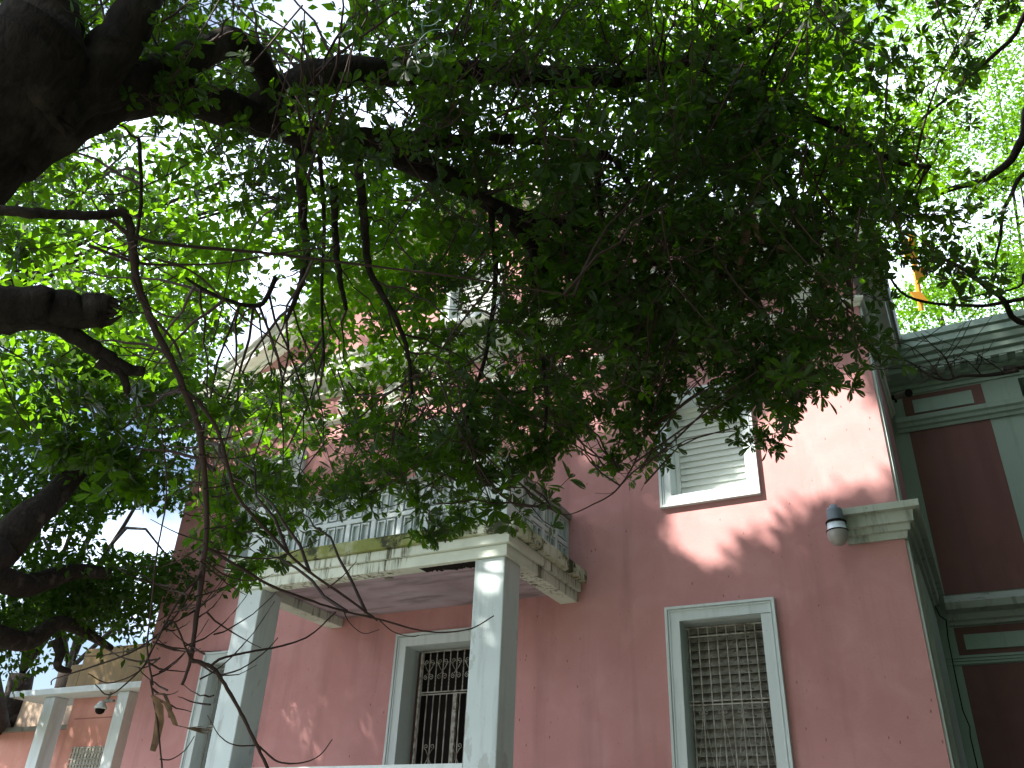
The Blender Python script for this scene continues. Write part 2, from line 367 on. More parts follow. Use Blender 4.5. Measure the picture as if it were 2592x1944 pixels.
# lower windows with iron bars over dirty louvres
def bars(fr, xs, z0, z1, y, r=.0062):
    b = None
    for x in xs:
        if b is None:
            b = MB().box(-r, r, -r, r, 0, 1).build('bar', IRON, fr); b.location = (x, y, z0); b.scale = (1, 1, z1-z0)
        else: copy_to(b, (x, y, z0), fr, (1, 1, z1-z0))
def cross(fr, x0, x1, zs, y, r=.0075):
    for z in zs: MB().box(x0, x1, y-r, y+r*.5, z-r, z+r).build('cross_bar', IRON, fr)
def scroll(c, R, turns, start, sgn, y, n=26):
    pts = []
    for i in range(n):
        t = i/(n-1); r = R*(1-.82*t); a = start + sgn*turns*2*math.pi*t; pts.append((c[0]+r*math.cos(a), y, c[1]+r*math.sin(a)))
    return pts
for k in ('lower_right', 'lower_left'):
    o = OPS[k]; fr = surround(bld, o, .17)
    MB().box(o[0], o[1], YF+.345, YF+.355, o[2], o[3]).build('backing', DARK, fr)
    louvres(fr, (o[0], o[1], o[2], o[3]), YF+.26, SLATD, .097, tilt=.07)
    xs = [o[0]+.06+i*(o[1]-o[0]-.07)/8 for i in range(9)]; yb = YF+.12
    bars(fr, xs, o[2], o[3]-.06, yb); cross(fr, o[0]+.02, o[1]-.02, [o[3]-.06, o[3]-.16, Z(1.92), Z(1.88)], yb)
    for i in range(1, 8, 2):
        b = MB()
        for s in (-1, 1):
            b.tube(scroll((xs[i]+s*.035, Z(1.80)), .03, 1.1, math.pi/2, s, yb-.012), .0032, 4)
            b.tube([(xs[i]+s*.005, yb-.012, Z(1.80)), (xs[i]+s*.03, yb-.012, Z(1.6)), (xs[i]+s*.09, yb-.012, Z(1.2))], .0032, 4)
        b.build('scroll', IRON, fr)
o = OPS['lower_mid']; fr = surround(bld, o, .17, bottom=False, parent_name='door_frame')
MB().box(o[0]-.3, o[1]+.3, YF+.37, YF+.39, o[2], o[3]+.1).build('backing', DARK, fr)
yb = YF+.24; xs = [o[0]+.12+i*.108 for i in range(9)]
bars(fr, xs, Z(2.235), o[3]-.035, yb); xs2 = [o[0]+.12+i*.104 for i in range(10)]; bars(fr, xs2, o[2], Z(2.21), yb)
cross(fr, o[0]+.1, o[1]-.04, [o[3]-.03, Z(2.235), Z(2.205)], yb)
MB().box(o[0]+.085, o[0]+.115, yb-.02, yb+.02, o[2], o[3]-.02).box(XC+.03, XC+.075, yb-.02, yb+.02, o[2], Z(2.2)).build('gate_stile', IRON, fr)
for i in range(1, 9, 2):
    b = MB()
    for s in (-1, 1):
        for zc, flip in ((2.63, 1), (2.43, -1)):
            b.tube(scroll((xs[i]+s*.042, Z(zc)), .035, 1.25, -math.pi/2*flip, s*flip, yb-.014), .0055, 4)
        b.tube([(xs[i]+s*.085, yb-.014, Z(2.62)), (xs[i]+s*.03, yb-.014, Z(2.53)), (xs[i], yb-.014, Z(2.5)), (xs[i]+s*.03, yb-.014, Z(2.46))], .0055, 4)
    b.build('scroll', IRON, fr)
for xx in (xs2[2], xs2[6]):
    b = MB()
    for s in (-1, 1):
        for zc, flip in ((1.55, 1), (1.30, -1)):
            b.tube(scroll((xx+s*.045, Z(zc)), .036, 1.2, -math.pi/2*flip, s*flip, yb-.014), .0055, 4)
        b.tube([(xx+s*.05, yb-.014, Z(1.52)), (xx+s*.01, yb-.014, Z(1.45)), (xx+s*.01, yb-.014, Z(1.40)), (xx+s*.05, yb-.014, Z(1.33))], .0055, 4)
    b.build('scroll', IRON, fr)
# small stepped cap moulding at the right corner, turning the corner
wrap([(-.02, 3.50), (.03, 3.50), (.04, 3.545), (.045, 3.57), (.08, 3.58), (.085, 3.63), (.09, 3.645), (.13, 3.655), (.14, 3.755), (.145, 3.775), (.215, 3.785), (.22, 3.86), (-.02, 3.89)],
     'corner_cap', LEDGE, path=((-1.03, YF), (XR, YF), (XR, 13.35)), out=((0, -1), (1, -1), (1, 0)))
MB().box(XR+.002, XR+.03, YF+.03, YF+.5, 0, Z(3.49)).box(XR+.002, XR+.055, YF+.9, YF+3.35, 0, Z(3.49)).box(XR+.002, XR+.03, YF+.03, YF+.7, Z(3.89), Z(6.64)).build('side_pilaster', TRIM, bld)

# ------------------------------------------------------------------ balcony
BX0, BX1, BYF, BYL = -8.28, -4.40, 8.08, 7.93
slab = MB().box(BX0-.17, BX1+.17, BYL, YF-.003, Z(3.41), Z(3.565)).build('balcony_slab', MOSS, bld, bevel=.012)
fb = MB()
for (ex, z0, z1) in ((.09, 3.30, 3.41), (.04, 3.17, 3.297)):
    y0 = BYF-ex; fb.box(BX0-ex, BX1+ex, y0, y0+.2, Z(z0), Z(z1))
    fb.box(BX0-ex, BX0-ex+.24, y0+.2, YF-.004, Z(z0), Z(z1)); fb.box(BX1+ex-.24, BX1+ex, y0+.2, YF-.004, Z(z0), Z(z1))
fb.build('fascia_beam', FASC, slab, bevel=.006)
MB().box(BX0+.1, BX1-.1, BYF+.1, YF-.005, Z(3.30), Z(3.405)).build('soffit', SOFF, slab)
# broken plaster along the front edge of the soffit
b = MB(); r2 = random.Random(3)
x = -5.55
while x < -4.85:
    wdt = r2.uniform(.05, .14); b.prism([(x, BYF+.03, Z(3.168)), (x+wdt*.3, BYF+.01+r2.uniform(.12, .2), Z(3.163)), (x+wdt, BYF+r2.uniform(.12, .26), Z(3.166)), (x+wdt*1.1, BYF+.04, Z(3.168))], np.array([0, 0, .012])); x += wdt*.8
b.build('spalled_edge', DARK, slab)
b = MB()
for (xx, yy, s) in ((-6.35, 8.62, .07), (-5.95, 8.5, .06), (-5.2, 8.55, .09), (-5.9, 8.45, .05), (-5.4, 8.5, .06)):
    pts = [(xx+s*r2.uniform(.5, 1.2)*math.cos(a), yy+s*.6*r2.uniform(.5, 1.2)*math.sin(a), Z(3.297)) for a in np.arange(0, 6.28, .7)]
    b.prism(pts, np.array([0, 0, -.012]))
b.build('peeling_patch', CONC, slab)
for x0 in (BX0, BX1-.38):
    MB().box(x0, x0+.38, BYF, BYF+.38, 0, Z(3.17)).build('column', WHITEP, bld, bevel=.012)
    MB().box(x0, x0+.38, BYF+.002, BYF+.382, Z(3.567), Z(4.36)).build('pier', WHITE, slab, bevel=.008)
    MB().box(x0-.02, x0+.40, BYF-.02, BYF+.40, Z(4.361), Z(4.39)).build('pier_cap', CONC, slab)
CW = .3875; X0, X1 = BX0+.38, BX1-.38
rb = MB().box(X0, X1, BYF+.05, BYF+.30, Z(4.30), Z(4.385))
rb.box(BX1-.30, BX1-.05, BYF+.38, YF-.002, Z(4.30), Z(4.385)); rb.box(BX0+.05, BX0+.30, BYF+.38, YF-.002, Z(4.30), Z(4.385))
rb.build('top_rail', CONC, slab, bevel=.008)
def ladder(ax, a0, a1, n, c0, c1, nm):                    # ax 0: along x, 1: along y
    b = MB(); bx = (lambda p, q, z0, z1: b.box(p, q, c0, c1, z0, z1)) if ax == 0 else (lambda p, q, z0, z1: b.box(c0, c1, p, q, z0, z1))
    pit = (a1-a0)/n
    bx(a0, a1, Z(3.905), Z(3.965)); bx(a0, a1, Z(3.567), Z(3.60)); bx(a0, a1, Z(4.27), Z(4.299))
    for i in range(n+1):
        m_ = a0+i*pit
        p, q = max(a0, m_-.035), min(a1, m_+.035)
        bx(p, q, Z(3.601), Z(3.904)); bx(p, q, Z(3.966), Z(4.269))
    b.build(nm, WHITE, slab, bevel=.006)
    return [a0+(i+.5)*pit for i in range(n)]
def block_mesh():
    b = MB(); h, wv, t, d = .262, .118, .017, .075
    for s in (-1, 1):
        c = s*.071; l, r = c-wv/2, c+wv/2
        b.box(l, l+t, -d, d, -h/2, h/2).box(r-t, r, -d, d, -h/2, h/2).box(l+t, r-t, -d, d, h/2-t, h/2).box(l+t, r-t, -d, d, -h/2, -h/2+t)
        b.box(l+t, r-t, -.035, -.025, -h/2+t, h/2-t)
    b.box(-.02, .02, -.05, .05, -.151, -h/2+.02).box(-.02, .02, -.05, .05, h/2-.02, .151); return b
blk = None
def blocks(ax, cs, c, nm='lattice_block'):
    global blk
    for q in cs:
        for zc in (3.7525, 4.1175):
            loc = (q, c, Z(zc)) if ax == 0 else (c, q, Z(zc))
            if blk is None: blk = block_mesh().build(nm, WHITE, slab, bevel=.003); o = blk; o.location = loc
            else: o = copy_to(blk, loc, slab)
            if ax == 1: o.rotation_euler = (0, 0, math.pi/2)
cs = ladder(0, X0, X1, 8, BYF+.09, BYF+.24, 'lattice_frame'); 
cs_keep = [c for c in cs]
blocks(0, cs_keep, BYF+.165)
cs = ladder(1, BYF+.38, YF-.004, 4, BX1-.24, BX1-.09, 'lattice_frame'); blocks(1, cs, BX1-.165)
for ch in list(slab.children):
    pass
cs = ladder(1, BYF+.38, YF-.004, 4, BX0+.09, BX0+.24, 'lattice_frame'); blocks(1, cs, BX0+.165)
# porch parapet between the columns on the ground floor
MB().box(X0, X1, BYF+.05, BYF+.33, Z(.2), Z(1.0)).build('porch_parapet', PINK, bld)
MB().box(X0, X1, BYF, BYF+.37, Z(1.002), Z(1.06)).build('parapet_coping', WHITE, bld)

# ------------------------------------------------------------------ right hand wing
wing = empty('side_wing', (3, YW, 0), 'recessed pink and green white side wing right of the corner, under a bracketed cornice', 'building')
WXR = 14.0
wb = MB(); wall_grid(wb, XR, WXR, 0, Z(7.8), [(1.42, 3.4, Z(3.9), Z(6.98))], YW, .8)
raw(wb, 'wall', WHITEW_SHADED, wing)
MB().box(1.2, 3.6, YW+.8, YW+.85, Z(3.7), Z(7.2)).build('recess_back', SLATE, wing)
MB().box(XR, WXR, YW, 21, Z(7.86), Z(7.93)).build('roof', CONC, wing)
MB().box(WXR-.05, WXR, YW+.1, 21, 0, Z(7.8)).build('end_wall', WHITEW_SHADED, wing)
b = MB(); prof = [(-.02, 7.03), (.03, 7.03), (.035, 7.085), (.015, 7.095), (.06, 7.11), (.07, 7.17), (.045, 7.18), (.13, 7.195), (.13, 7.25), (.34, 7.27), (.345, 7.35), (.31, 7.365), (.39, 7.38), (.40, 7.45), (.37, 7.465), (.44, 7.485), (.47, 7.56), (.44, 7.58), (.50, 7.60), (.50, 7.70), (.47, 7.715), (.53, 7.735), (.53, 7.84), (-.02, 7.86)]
b.sections([[(x, YW-p, Z(h)) for p, h in prof] for x in (XR+.003, WXR)], closed=True); b.build('cornice', WHITEW_SHADED, wing)
mod = MB().sections([[(x, -a, h) for a, h in ((0, 0), (.2, 0), (.2, -.03), (.14, -.075), (.06, -.085), (0, -.04))] for x in (-.05, .05)], closed=True).build('modillion', WHITEW_SHADED, wing)
mod.location = (.0, YW-.131, Z(7.268))
for i in range(1, 28): copy_to(mod, (.0+i*.215, YW-.131, Z(7.268)), wing)
def panel(x0, x1, z0, z1, pr, m, nm): return MB().box(x0, x1, YW-pr, YW-.003, z0, z1).build(nm, m, wing, bevel=.004)
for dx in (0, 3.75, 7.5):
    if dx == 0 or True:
        panel(-.21+dx, .92+dx, Z(6.60), Z(7.0), .012, PINKW_SHADED, 'frieze_panel'); panel(-.075+dx, .77+dx, Z(6.68), Z(6.91), .035, WHITEW_SHADED, 'frieze_tablet')
        panel(-.21+dx, .92+dx, Z(3.80), Z(6.40), .012, PINKW_SHADED, 'wall_panel')
panel(-.19, 2.6, Z(2.94), Z(3.34), .012, PINKW_SHADED, 'frieze_panel'); panel(-.09, 2.5, Z(3.03), Z(3.235), .035, WHITEW_SHADED, 'frieze_tablet'); panel(-.19, 2.6, Z(-.5), Z(2.83), .012, PINKW_SHADED, 'wall_panel')
def band(prof, nm, m, x0=XR+.06, x1=WXR):
    MB().sections([[(x, YW-p, Z(h)) for p, h in prof] for x in (x0, x1)], closed=True).build(nm, m, wing)
band([(-.02, 6.38), (.03, 6.38), (.04, 6.43), (.07, 6.45), (.08, 6.50), (.11, 6.53), (.12, 6.60), (-.02, 6.62)], 'string_course', WHITEW_SHADED)
band([(-.02, 3.36), (.05, 3.36), (.06, 3.40), (.10, 3.42), (.12, 3.50), (.26, 3.53), (.28, 3.62), (-.02, 3.80)], 'floor_ledge', LEDGE, XR+.2)
for k in range(3): MB().box(-.36, WXR, YW-.03-.006*k, YW-.003, Z(2.845+.04*k), Z(2.878+.04*k)).build('reeded_band', WHITEW_SHADED, wing)
# tubular floodlight under the wing cornice
fl = empty('tube_spotlight', tuple(WY(1955, 852, 12.9)), 'dark tubular spotlight tucked under the wing cornice beside the corner', 'spotlight')
p0 = WY(1938, 856, 12.95); p1 = WY(1962, 849, 12.75); dv = (p1-p0)/np.linalg.norm(p1-p0)
MB().tube([p0, p1], .055, 14).build('housing', CONC, fl); MB().tube([p1, p1+dv*.02], .062, 14).build('lens_ring', DARK, fl)
MB().tube([p0-dv*.12, p0], .04, 10).tube([p0-dv*.06, p0-dv*.06+np.array([0, .2, 0.02])], .02, 6).build('bracket', DARK, fl)
# loose cable
cable = MB(); pts = [W_ for W_ in [WY(1988, 1200, 12.9), WY(2003, 1222, 12.9), WY(2016, 1300, 13.1), WY(2030, 1330, 13.1), WY(2044, 1340, 13.15), WY(2047, 1372, 13.33), WY(2062, 1450, 13.33), WY(2080, 1535, 13.33), WY(2095, 1570, 13.33), WY(2096, 1590, 13.33), WY(2112, 1659, 13.33), WY(2128, 1800, 13.33)]]
cable.tube(pts, .008, 5).build('hanging_cable', DARK, None, label='thin black cable hanging loose down the side wing pilaster', cat='cable')

# ------------------------------------------------------------------ wall lamp
lx, lz, ly = -1.085, Z(3.66), YF-.30
lamp = empty('wall_lamp', (lx, YF, lz), 'grey dusk to dawn lamp with a ribbed glass drum on the pink wall', 'lamp')
LG = mat('lamp_grey', (.14, .17, .21), .5, .5); LR = mat('ribbed_lens', (.72, .80, .92), .25, .6); LB = mat('smoky_bowl', (.30, .285, .27), .3, .5)
MB().lathe([(.0, .235), (.045, .235), (.045, .20), (.0, .20)], (lx, ly, lz-.02), seg=18).build('photocell', mat('photocell_blue', (.25, .33, .42), .4), lamp, smooth=False)
MB().lathe([(.0, .182), (.075, .18), (.085, .16), (.09, .03), (.0, .03)], (lx, ly, lz), seg=22).build('housing', LG, lamp)
MB().lathe([(.10, .03), (.112, .02), (.112, .0), (.10, .0)], (lx, ly, lz), seg=22).build('collar', DARK, lamp)
b = MB(); n = 30
for i in range(n):
    a = 2*math.pi*i/n; a2 = a+2*math.pi/n*.55
    b.prism([(lx+.098*math.cos(a), ly+.098*math.sin(a), lz), (lx+.098*math.cos(a2), ly+.098*math.sin(a2), lz), (lx+.09*math.cos(a2), ly+.09*math.sin(a2), lz), (lx+.09*math.cos(a), ly+.09*math.sin(a), lz)], np.array([0, 0, -.075]))
b.lathe([(.0, .0), (.09, .0), (.105, -.078), (.0, -.078)], (lx, ly, lz), seg=26); b.build('ribbed_ring', LR, lamp)
MB().lathe([(.105, -.078), (.118, -.085), (.118, -.095), (.105, -.10)], (lx, ly, lz), seg=26).build('rim', DARK, lamp)
MB().lathe([(.112, -.09), (.112, -.14), (.10, -.19), (.078, -.225), (.06, -.235), (.055, -.245), (.035, -.25), (.001, -.255)], (lx, ly, lz), seg=26).build('bowl', LB, lamp, smooth=True)
lamp_done = True
MB().box(lx-.05, lx+.05, ly+.07, YF, lz+.05, lz+.13).box(lx-.06, lx+.06, YF-.03, YF, lz+.0, lz+.18).build('bracket', DARK, lamp)

# ------------------------------------------------------------------ annex on the left
YA = 13.4
ann = empty('low_annex', (-17.5, YA, 0), 'low pink annex with a flat canopy and ochre parapet left of the house', 'building')
def A(px, py, Y=YA): return WY(px*.2045, (1550+py*.2396)*.8534, Y)      # print of the lower left corner
b = MB(); b.box(-18.1, -12.002, YA, YA+.3, 0, Z(3.3)); b.build('wall', PINKA, ann)
b = MB(); b.box(-19.6, -12.002, YA-.55, YA+.6, Z(3.27), Z(3.40)); cn = b.build('canopy', WHITE, ann, bevel=.01)
MB().box(-18.62, -18.28, YA-.35, YA, 0, Z(3.265)).build('pilaster', WHITE, ann, bevel=.01); MB().box(-16.28, -15.95, YA-.35, YA, 0, Z(3.265)).build('pilaster', WHITE, ann, bevel=.01)
MB().box(-18.25, -12.002, YA+.05, YA+.5, Z(3.402), Z(4.38)).box(-18.6, -18.25, YA+.05, YA+.5, Z(3.402), Z(4.05)).build('parapet', OCHRE, ann, bevel=.02)
MB().box(-40, -18.63, YA+.5, YA+.8, 0, Z(2.72)).build('garden_wall', PINKA, ann); MB().box(-40, -18.63, YA+.42, YA+.85, Z(2.722), Z(2.82)).build('coping', CONC, ann)
MB().box(-40, -18.63, YA+1.6, YA+1.9, 0, Z(3.75)).build('rear_wall', BUFF, ann); 
gr = MB().box(-17.7, -16.45, YA-.004, YA+.02, Z(.9), Z(2.3)).build('window_frame', PINKA, ann)
MB().box(-17.64, -16.5, YA-.01, YA-.006, Z(.9), Z(2.25)).build('pane', mat('frosted_pane', (.42, .42, .36), .5), gr)
bb = MB().box(-.009, .009, -.009, .009, 0, 1.35).build('bar', IRON, gr); bb.location = (-17.62, YA-.06, Z(.9))
for i in range(1, 12): copy_to(bb, (-17.62+i*.1, YA-.06, Z(.9)), gr)
hb = MB().box(-17.66, -16.48, -.009, .009, -.009, .009).build('cross_bar', IRON, gr); hb.location = (0, YA-.075, Z(2.22))
for i in range(1, 12): copy_to(hb, (0, YA-.075, Z(2.22-i*.11)), gr)
MB().box(-17.9, -16.3, YA-.004, YA+.002, Z(2.82), Z(2.845)).build('groove', mat('groove_shade', (.30, .13, .11), .9), ann)
dl = empty('dome_camera', (-16.55, YA-.4, Z(2.95)), 'small white dome security camera on the annex pilaster', 'camera')
MB().lathe([(.0, .12), (.05, .12), (.13, .0), (.125, -.03), (.0, -.03)], (-16.62, YA-.42, Z(2.95)), seg=18).build('housing', WHITE, dl, smooth=False)
MB().lathe([(.10, -.03), (.09, -.09), (.05, -.13), (.001, -.14)], (-16.62, YA-.42, Z(2.95)), seg=18).build('dome', DARK, dl, smooth=True)
MB().box(-16.6, -16.28, YA-.44, YA-.38, Z(3.05), Z(3.1)).tube([(-16.5, YA-.41, Z(3.1)), (-16.42, YA-.41, Z(3.24))], .03, 8).build('bracket', CONC, dl)

# ------------------------------------------------------------------ vegetation
def smooth(pts, per=6):
    p = np.array(pts, float); p = np.vstack([2*p[0]-p[1], p, 2*p[-1]-p[-2]]); out = []
    for i in range(1, len(p)-2):
        for t in np.arange(per)/per:
            out.append(.5*((2*p[i]) + (-p[i-1]+p[i+1])*t + (2*p[i-1]-5*p[i]+4*p[i+1]-p[i+2])*t*t + (-p[i-1]+3*p[i]-3*p[i+1]+p[i+2])*t**3))
    out.append(p[-2]); return np.array(out)
NODES = []                                            # points of the near tree's wood, for attaching twigs
def limb(pts, r0, r1, seg=10, per=6, rough=.08, keep=True, rr=None):
    p = smooth(pts, per); n = len(p); r = r0+(r1-r0)*np.linspace(0, 1, n)**.9
    r = r*(1+rough*np.sin(np.arange(n)*1.3+rng.random()*6)*(rng.random(n)*.5+.5))
    if n > 4: p[1:-1] += rng.normal(0, 1, (n-2, 3))*np.minimum(r[1:-1, None]*.10, .002)
    if keep: NODES.append(p)
    return p, r, seg
# --- leaf geometry built in bulk with numpy
def leaf_template(fold=.09, bend=.12):
    o = [(0, 0), (.16, .055), (.42, .175), (.70, .245), (.90, .175), (.985, .05)]
    z = lambda x, y: fold*abs(y)*2.2-bend*x*x
    v = [(x, y, z(x, y)) for x, y in o]+[(x, -y, z(x, y)) for x, y in o[1:]]+[(.5, 0, z(.5, 0)-.01)]
    f = [(0, 11, 5, 4, 3, 2, 1), (0, 6, 7, 8, 9, 10, 11)]
    f = [(0, 11, 5, 4, 3, 2, 1), (11, 0, 6, 7, 8, 9, 10)]
    v[5] = (1.0, .03, z(1, 0)); v[10] = (1.0, -.03, z(1, 0)); return np.array(v), f
LV, LF = leaf_template()
QV = np.array([[0, 0, 0], [.5, .27, .06], [1, 0, -.08], [.5, -.27, .06]])
def frames(dirs, ups):
    x = dirs/np.linalg.norm(dirs, axis=1, keepdims=True); z = ups-(ups*x).sum(1, keepdims=True)*x; z /= np.linalg.norm(z, axis=1, keepdims=True)+1e-9
    return np.stack([x, np.cross(z, x), z], 2)       # columns
def leaf_verts(T, pos, B, size): return (pos[:, None, :] + np.einsum('nij,kj->nki', B, T)*size[:, None, None])
def mesh_from(name, m, verts, nv, faces, parent=None, extra=None, smooth_=True, **kw):
    """verts (n, nv, 3) copies of one leaf; extra = MB of twigs"""
    n = len(verts); V_ = verts.reshape(-1, 3); me = bpy.data.meshes.new(name)
    fl = len(faces[0]); F = np.array(faces); allf = (F[None]+(np.arange(n)*nv)[:, None, None]).reshape(-1, fl)
    me.vertices.add(len(V_)); me.vertices.foreach_set('co', V_.astype(np.float32).ravel())
    me.loops.add(allf.size); me.loops.foreach_set('vertex_index', allf.astype(np.int32).ravel())
    me.polygons.add(len(allf)); me.polygons.foreach_set('loop_start', (np.arange(len(allf))*fl).astype(np.int32))
    me.update(calc_edges=True); me.materials.append(m)
    if smooth_: me.polygons.foreach_set('use_smooth', np.ones(len(allf), bool))
    o = bpy.data.objects.new(name, me); C.objects.link(o); put(o, parent); return tag(o, **kw)
def tubes_mesh(name, m, lst, parent, seg=4, **kw):
    """many polylines (list of (pts (k,3), r (k,))) into one mesh, vectorised per line"""
    Vs = []; Fs = []; base = 0; ang = np.arange(seg)*2*math.pi/seg
    for p, r in lst:
        t = np.gradient(p, axis=0); t /= np.linalg.norm(t, axis=1, keepdims=True)+1e-9
        a = np.cross(t, [.31, .17, .93]); a /= np.linalg.norm(a, axis=1, keepdims=True)+1e-9; b_ = np.cross(t, a)
        ring = p[:, None]+r[:, None, None]*(a[:, None]*np.cos(ang)[None, :, None]+b_[:, None]*np.sin(ang)[None, :, None])
        k = len(p); Vs.append(ring.reshape(-1, 3)); i = np.arange(k-1)[:, None]*seg; j = np.arange(seg)[None]; j2 = (j+1) % seg
        Fs.append((base+np.stack([i+j, i+j2, i+seg+j2, i+seg+j], 2)).reshape(-1, 4)); base += k*seg
    V_ = np.vstack(Vs); F = np.vstack(Fs); me = bpy.data.meshes.new(name)
    me.vertices.add(len(V_)); me.vertices.foreach_set('co', V_.astype(np.float32).ravel()); me.loops.add(F.size); me.loops.foreach_set('vertex_index', F.astype(np.int32).ravel())
    me.polygons.add(len(F)); me.polygons.foreach_set('loop_start', (np.arange(len(F))*4).astype(np.int32)); me.update(calc_edges=True)
    me.polygons.foreach_set('use_smooth', np.ones(len(F), bool)); me.materials.append(m)
    o = bpy.data.objects.new(name, me); C.objects.link(o); put(o, parent); return tag(o, **kw)
def rosette(tip, t, n, L0, r):
    t = t/np.linalg.norm(t); a = np.cross(t, r.normal(0, 1, 3)); a /= np.linalg.norm(a); b = np.cross(t, a)
    ph = np.arange(n)*2.399+r.random()*6; op = np.radians(r.uniform(38, 92, n)); rad = a[None]*np.cos(ph)[:, None]+b[None]*np.sin(ph)[:, None]
    d = t[None]*np.cos(op)[:, None]+rad*np.sin(op)[:, None]+np.array([0, 0, -.12])
    up = t[None]*np.sin(op)[:, None]-rad*np.cos(op)[:, None]+r.normal(0, .28, (n, 3))+np.array([0, 0, .25])
    size = L0*r.uniform(.65, 1.12, n)
    return np.repeat(tip[None], n, 0)-t[None]*r.uniform(0, .03, (n, 1))+d*.006, frames(d, up), size
def spray(r, length=.75, nros=11, L0=.083, nl=(5, 8)):
    """a leafy shoot hanging from the origin, growing outwards along +x"""
    k = 9; s = np.linspace(0, 1, k); droop = r.uniform(.25, .75)
    p = np.stack([s*length*.8, .06*np.sin(s*3+r.random()*3)*length, -droop*length*np.sin(s*math.pi*.62)], 1)
    tw = [(p, np.linspace(.0055, .0022, k))]; P, B, S = [], [], []
    for i in range(nros):
        u = r.uniform(.22, 1.0) if i else 1.0; q = np.array([np.interp(u, s, p[:, c]) for c in range(3)])
        dirn = r.normal(0, 1, 3)*np.array([.7, 1, .7])+np.array([.7, 0, -.1]); dirn /= np.linalg.norm(dirn)
        ll = r.uniform(.06, .24)*(1 if i else .3); e = q+dirn*ll+np.array([0, 0, .04*ll/.2]); m_ = (q+e)/2+np.array([0, 0, -.22*ll])
        tw.append((np.array([q, m_*.5+(q+e)*.25, e]), np.array([.003, .0022, .0018])))
        a, b_, c = rosette(e, e-m_, int(r.integers(*nl)), L0, r); P.append(a); B.append(b_); S.append(c)
    return tw, np.vstack(P), np.vstack(B), np.concatenate(S)
def rotz(a): c, s = math.cos(a), math.sin(a); return np.array([[c, -s, 0], [s, c, 0], [0, 0, 1.]])
def tilt(r, a): 
    ax = r.normal(0, 1, 3); ax /= np.linalg.norm(ax); return np.array(Matrix.Rotation(r.normal(0, a), 3, Vector(ax)))
# where a point's shadow lands on the front wall (x, z relative to the eye)
def shadow_xz(P):
    t = (YF-P[..., 1])/(-SUN[1]); return P[..., 0]-SUN[0]*t, P[..., 2]-SUN[2]*t-CZ
BLOBS = [(-1.25, 4.95, .62, .62), (-2.1, 4.40, .80, .50), (-2.62, 4.0, .42, .5), (-1.0, 5.2, .4, .55), (-1.6, 4.55, .8, .42), (-.75, 4.75, .4, .5),
         (-2.98, .84, .15, .24), (-3.06, .30, .09, .10), (-2.90, .05, .06, .08), (-2.93, 1.88, .10, .10), (-3.02, 1.62, .07, .06), (-2.95, 1.25, .07, .05)]
GR_ = np.random.default_rng(77)
def in_gap(P, grow=0.0):
    x, z = shadow_xz(P); k = np.zeros(x.shape, bool); grow = grow*(.2+1.9*GR_.random(x.shape))
    for cx, cz, a, b in BLOBS: k |= ((x-cx)/(a+grow*min(1, a/.3)))**2+((z-cz)/(b+grow*min(1, a/.3)))**2 < 1
    return k
DENS = np.array([
 [.5,.5,.5,.5,.45,.35,.12,.1,.3,.42,.5,.55,.5,.45,.42,.42,.42,.4,.3,.15,.15,.3],
 [.45,.4,.35,.35,.4,.45,.4,.4,.45,.5,.52,.52,.5,.46,.46,.46,.46,.42,.3,.08,.05,.15],
 [.35,.3,.3,.3,.35,.38,.38,.42,.45,.48,.5,.52,.5,.5,.52,.52,.52,.5,.4,.15,.05,.05],
 [.2,.25,.25,.25,.22,.22,.25,.3,.36,.4,.48,.5,.52,.56,.6,.62,.62,.6,.45,.28,.1,.03],
 [.2,.2,.22,.2,.16,.16,.18,.2,.23,.3,.45,.55,.68,.76,.82,.85,.85,.76,.55,.28,.1,0],
 [.15,.15,.18,.18,.18,.13,.13,.16,.2,.26,.42,.62,.8,.9,.9,.9,.88,.75,.42,.12,.05,0],
 [.15,.12,.12,.13,.13,.1,.1,.18,.28,.18,.4,.74,.9,.92,.9,.9,.82,.55,.1,0,0,0],
 [.13,.13,.13,.13,.06,.06,.2,.3,.38,.4,.62,.88,.9,.85,.72,.62,.55,.28,0,0,0,0],
 [.13,.13,.13,.13,.05,.22,.38,.45,.7,.78,.65,.68,.66,.42,.2,.18,.05,0,0,0,0,0],
 [.08,.08,.08,.04,.05,.4,.38,.42,.64,.85,.48,.25,.2,.14,0,0,0,0,0,0,0,0],
 [0,0,0,0,.08,.4,.2,.15,.2,.3,.04,0,0,0,0,0,0,0,0,0,0,0],
 [0,0,0,0,.08,.08,0,0,0,0,0,0,0,0,0,0,0,0,0,0,0,0],
 [0,0,0,0,0,.03,0,0,0,0,0,0,0,0,0,0,0,0,0,0,0,0]])
CLEAR = [(590, 590, 62, 52, .12), (500, 400, 70, 40, .35), (700, 345, 26, 24, .1), (680, 25, 95, 48, .15), (155, 420, 45, 40, .25), (330, 400, 40, 25, .3), (470, 470, 60, 30, .35), (400, 860, 60, 40, .15), (470, 800, 75, 50, .15), (560, 745, 70, 45, .2),
         (1055, 785, 40, 55, .2), (846, 850, 34, 36, .25), (1020, 655, 62, 45, .2), (760, 1110, 130, 45, .35), (80, 790, 45, 60, .4), (780, 700, 45, 40, .4), (1070, 470, 40, 25, .35), (1440, 560, 45, 30, .5)]
def thin(p, r):
    x, y = pix(p); keep = np.ones(len(p), bool)
    for cx, cy_, a, b, k in CLEAR: keep &= ~((((x-cx)/a)**2+((y-cy_)/b)**2 < 1) & (r.random(len(p)) > k))
    return keep
def pix(p):
    d = (p-CAM) @ FWD; return ((p-CAM) @ RT/d*2181+1296)/PX, (-((p-CAM) @ UP)/d*2181+972)/PX
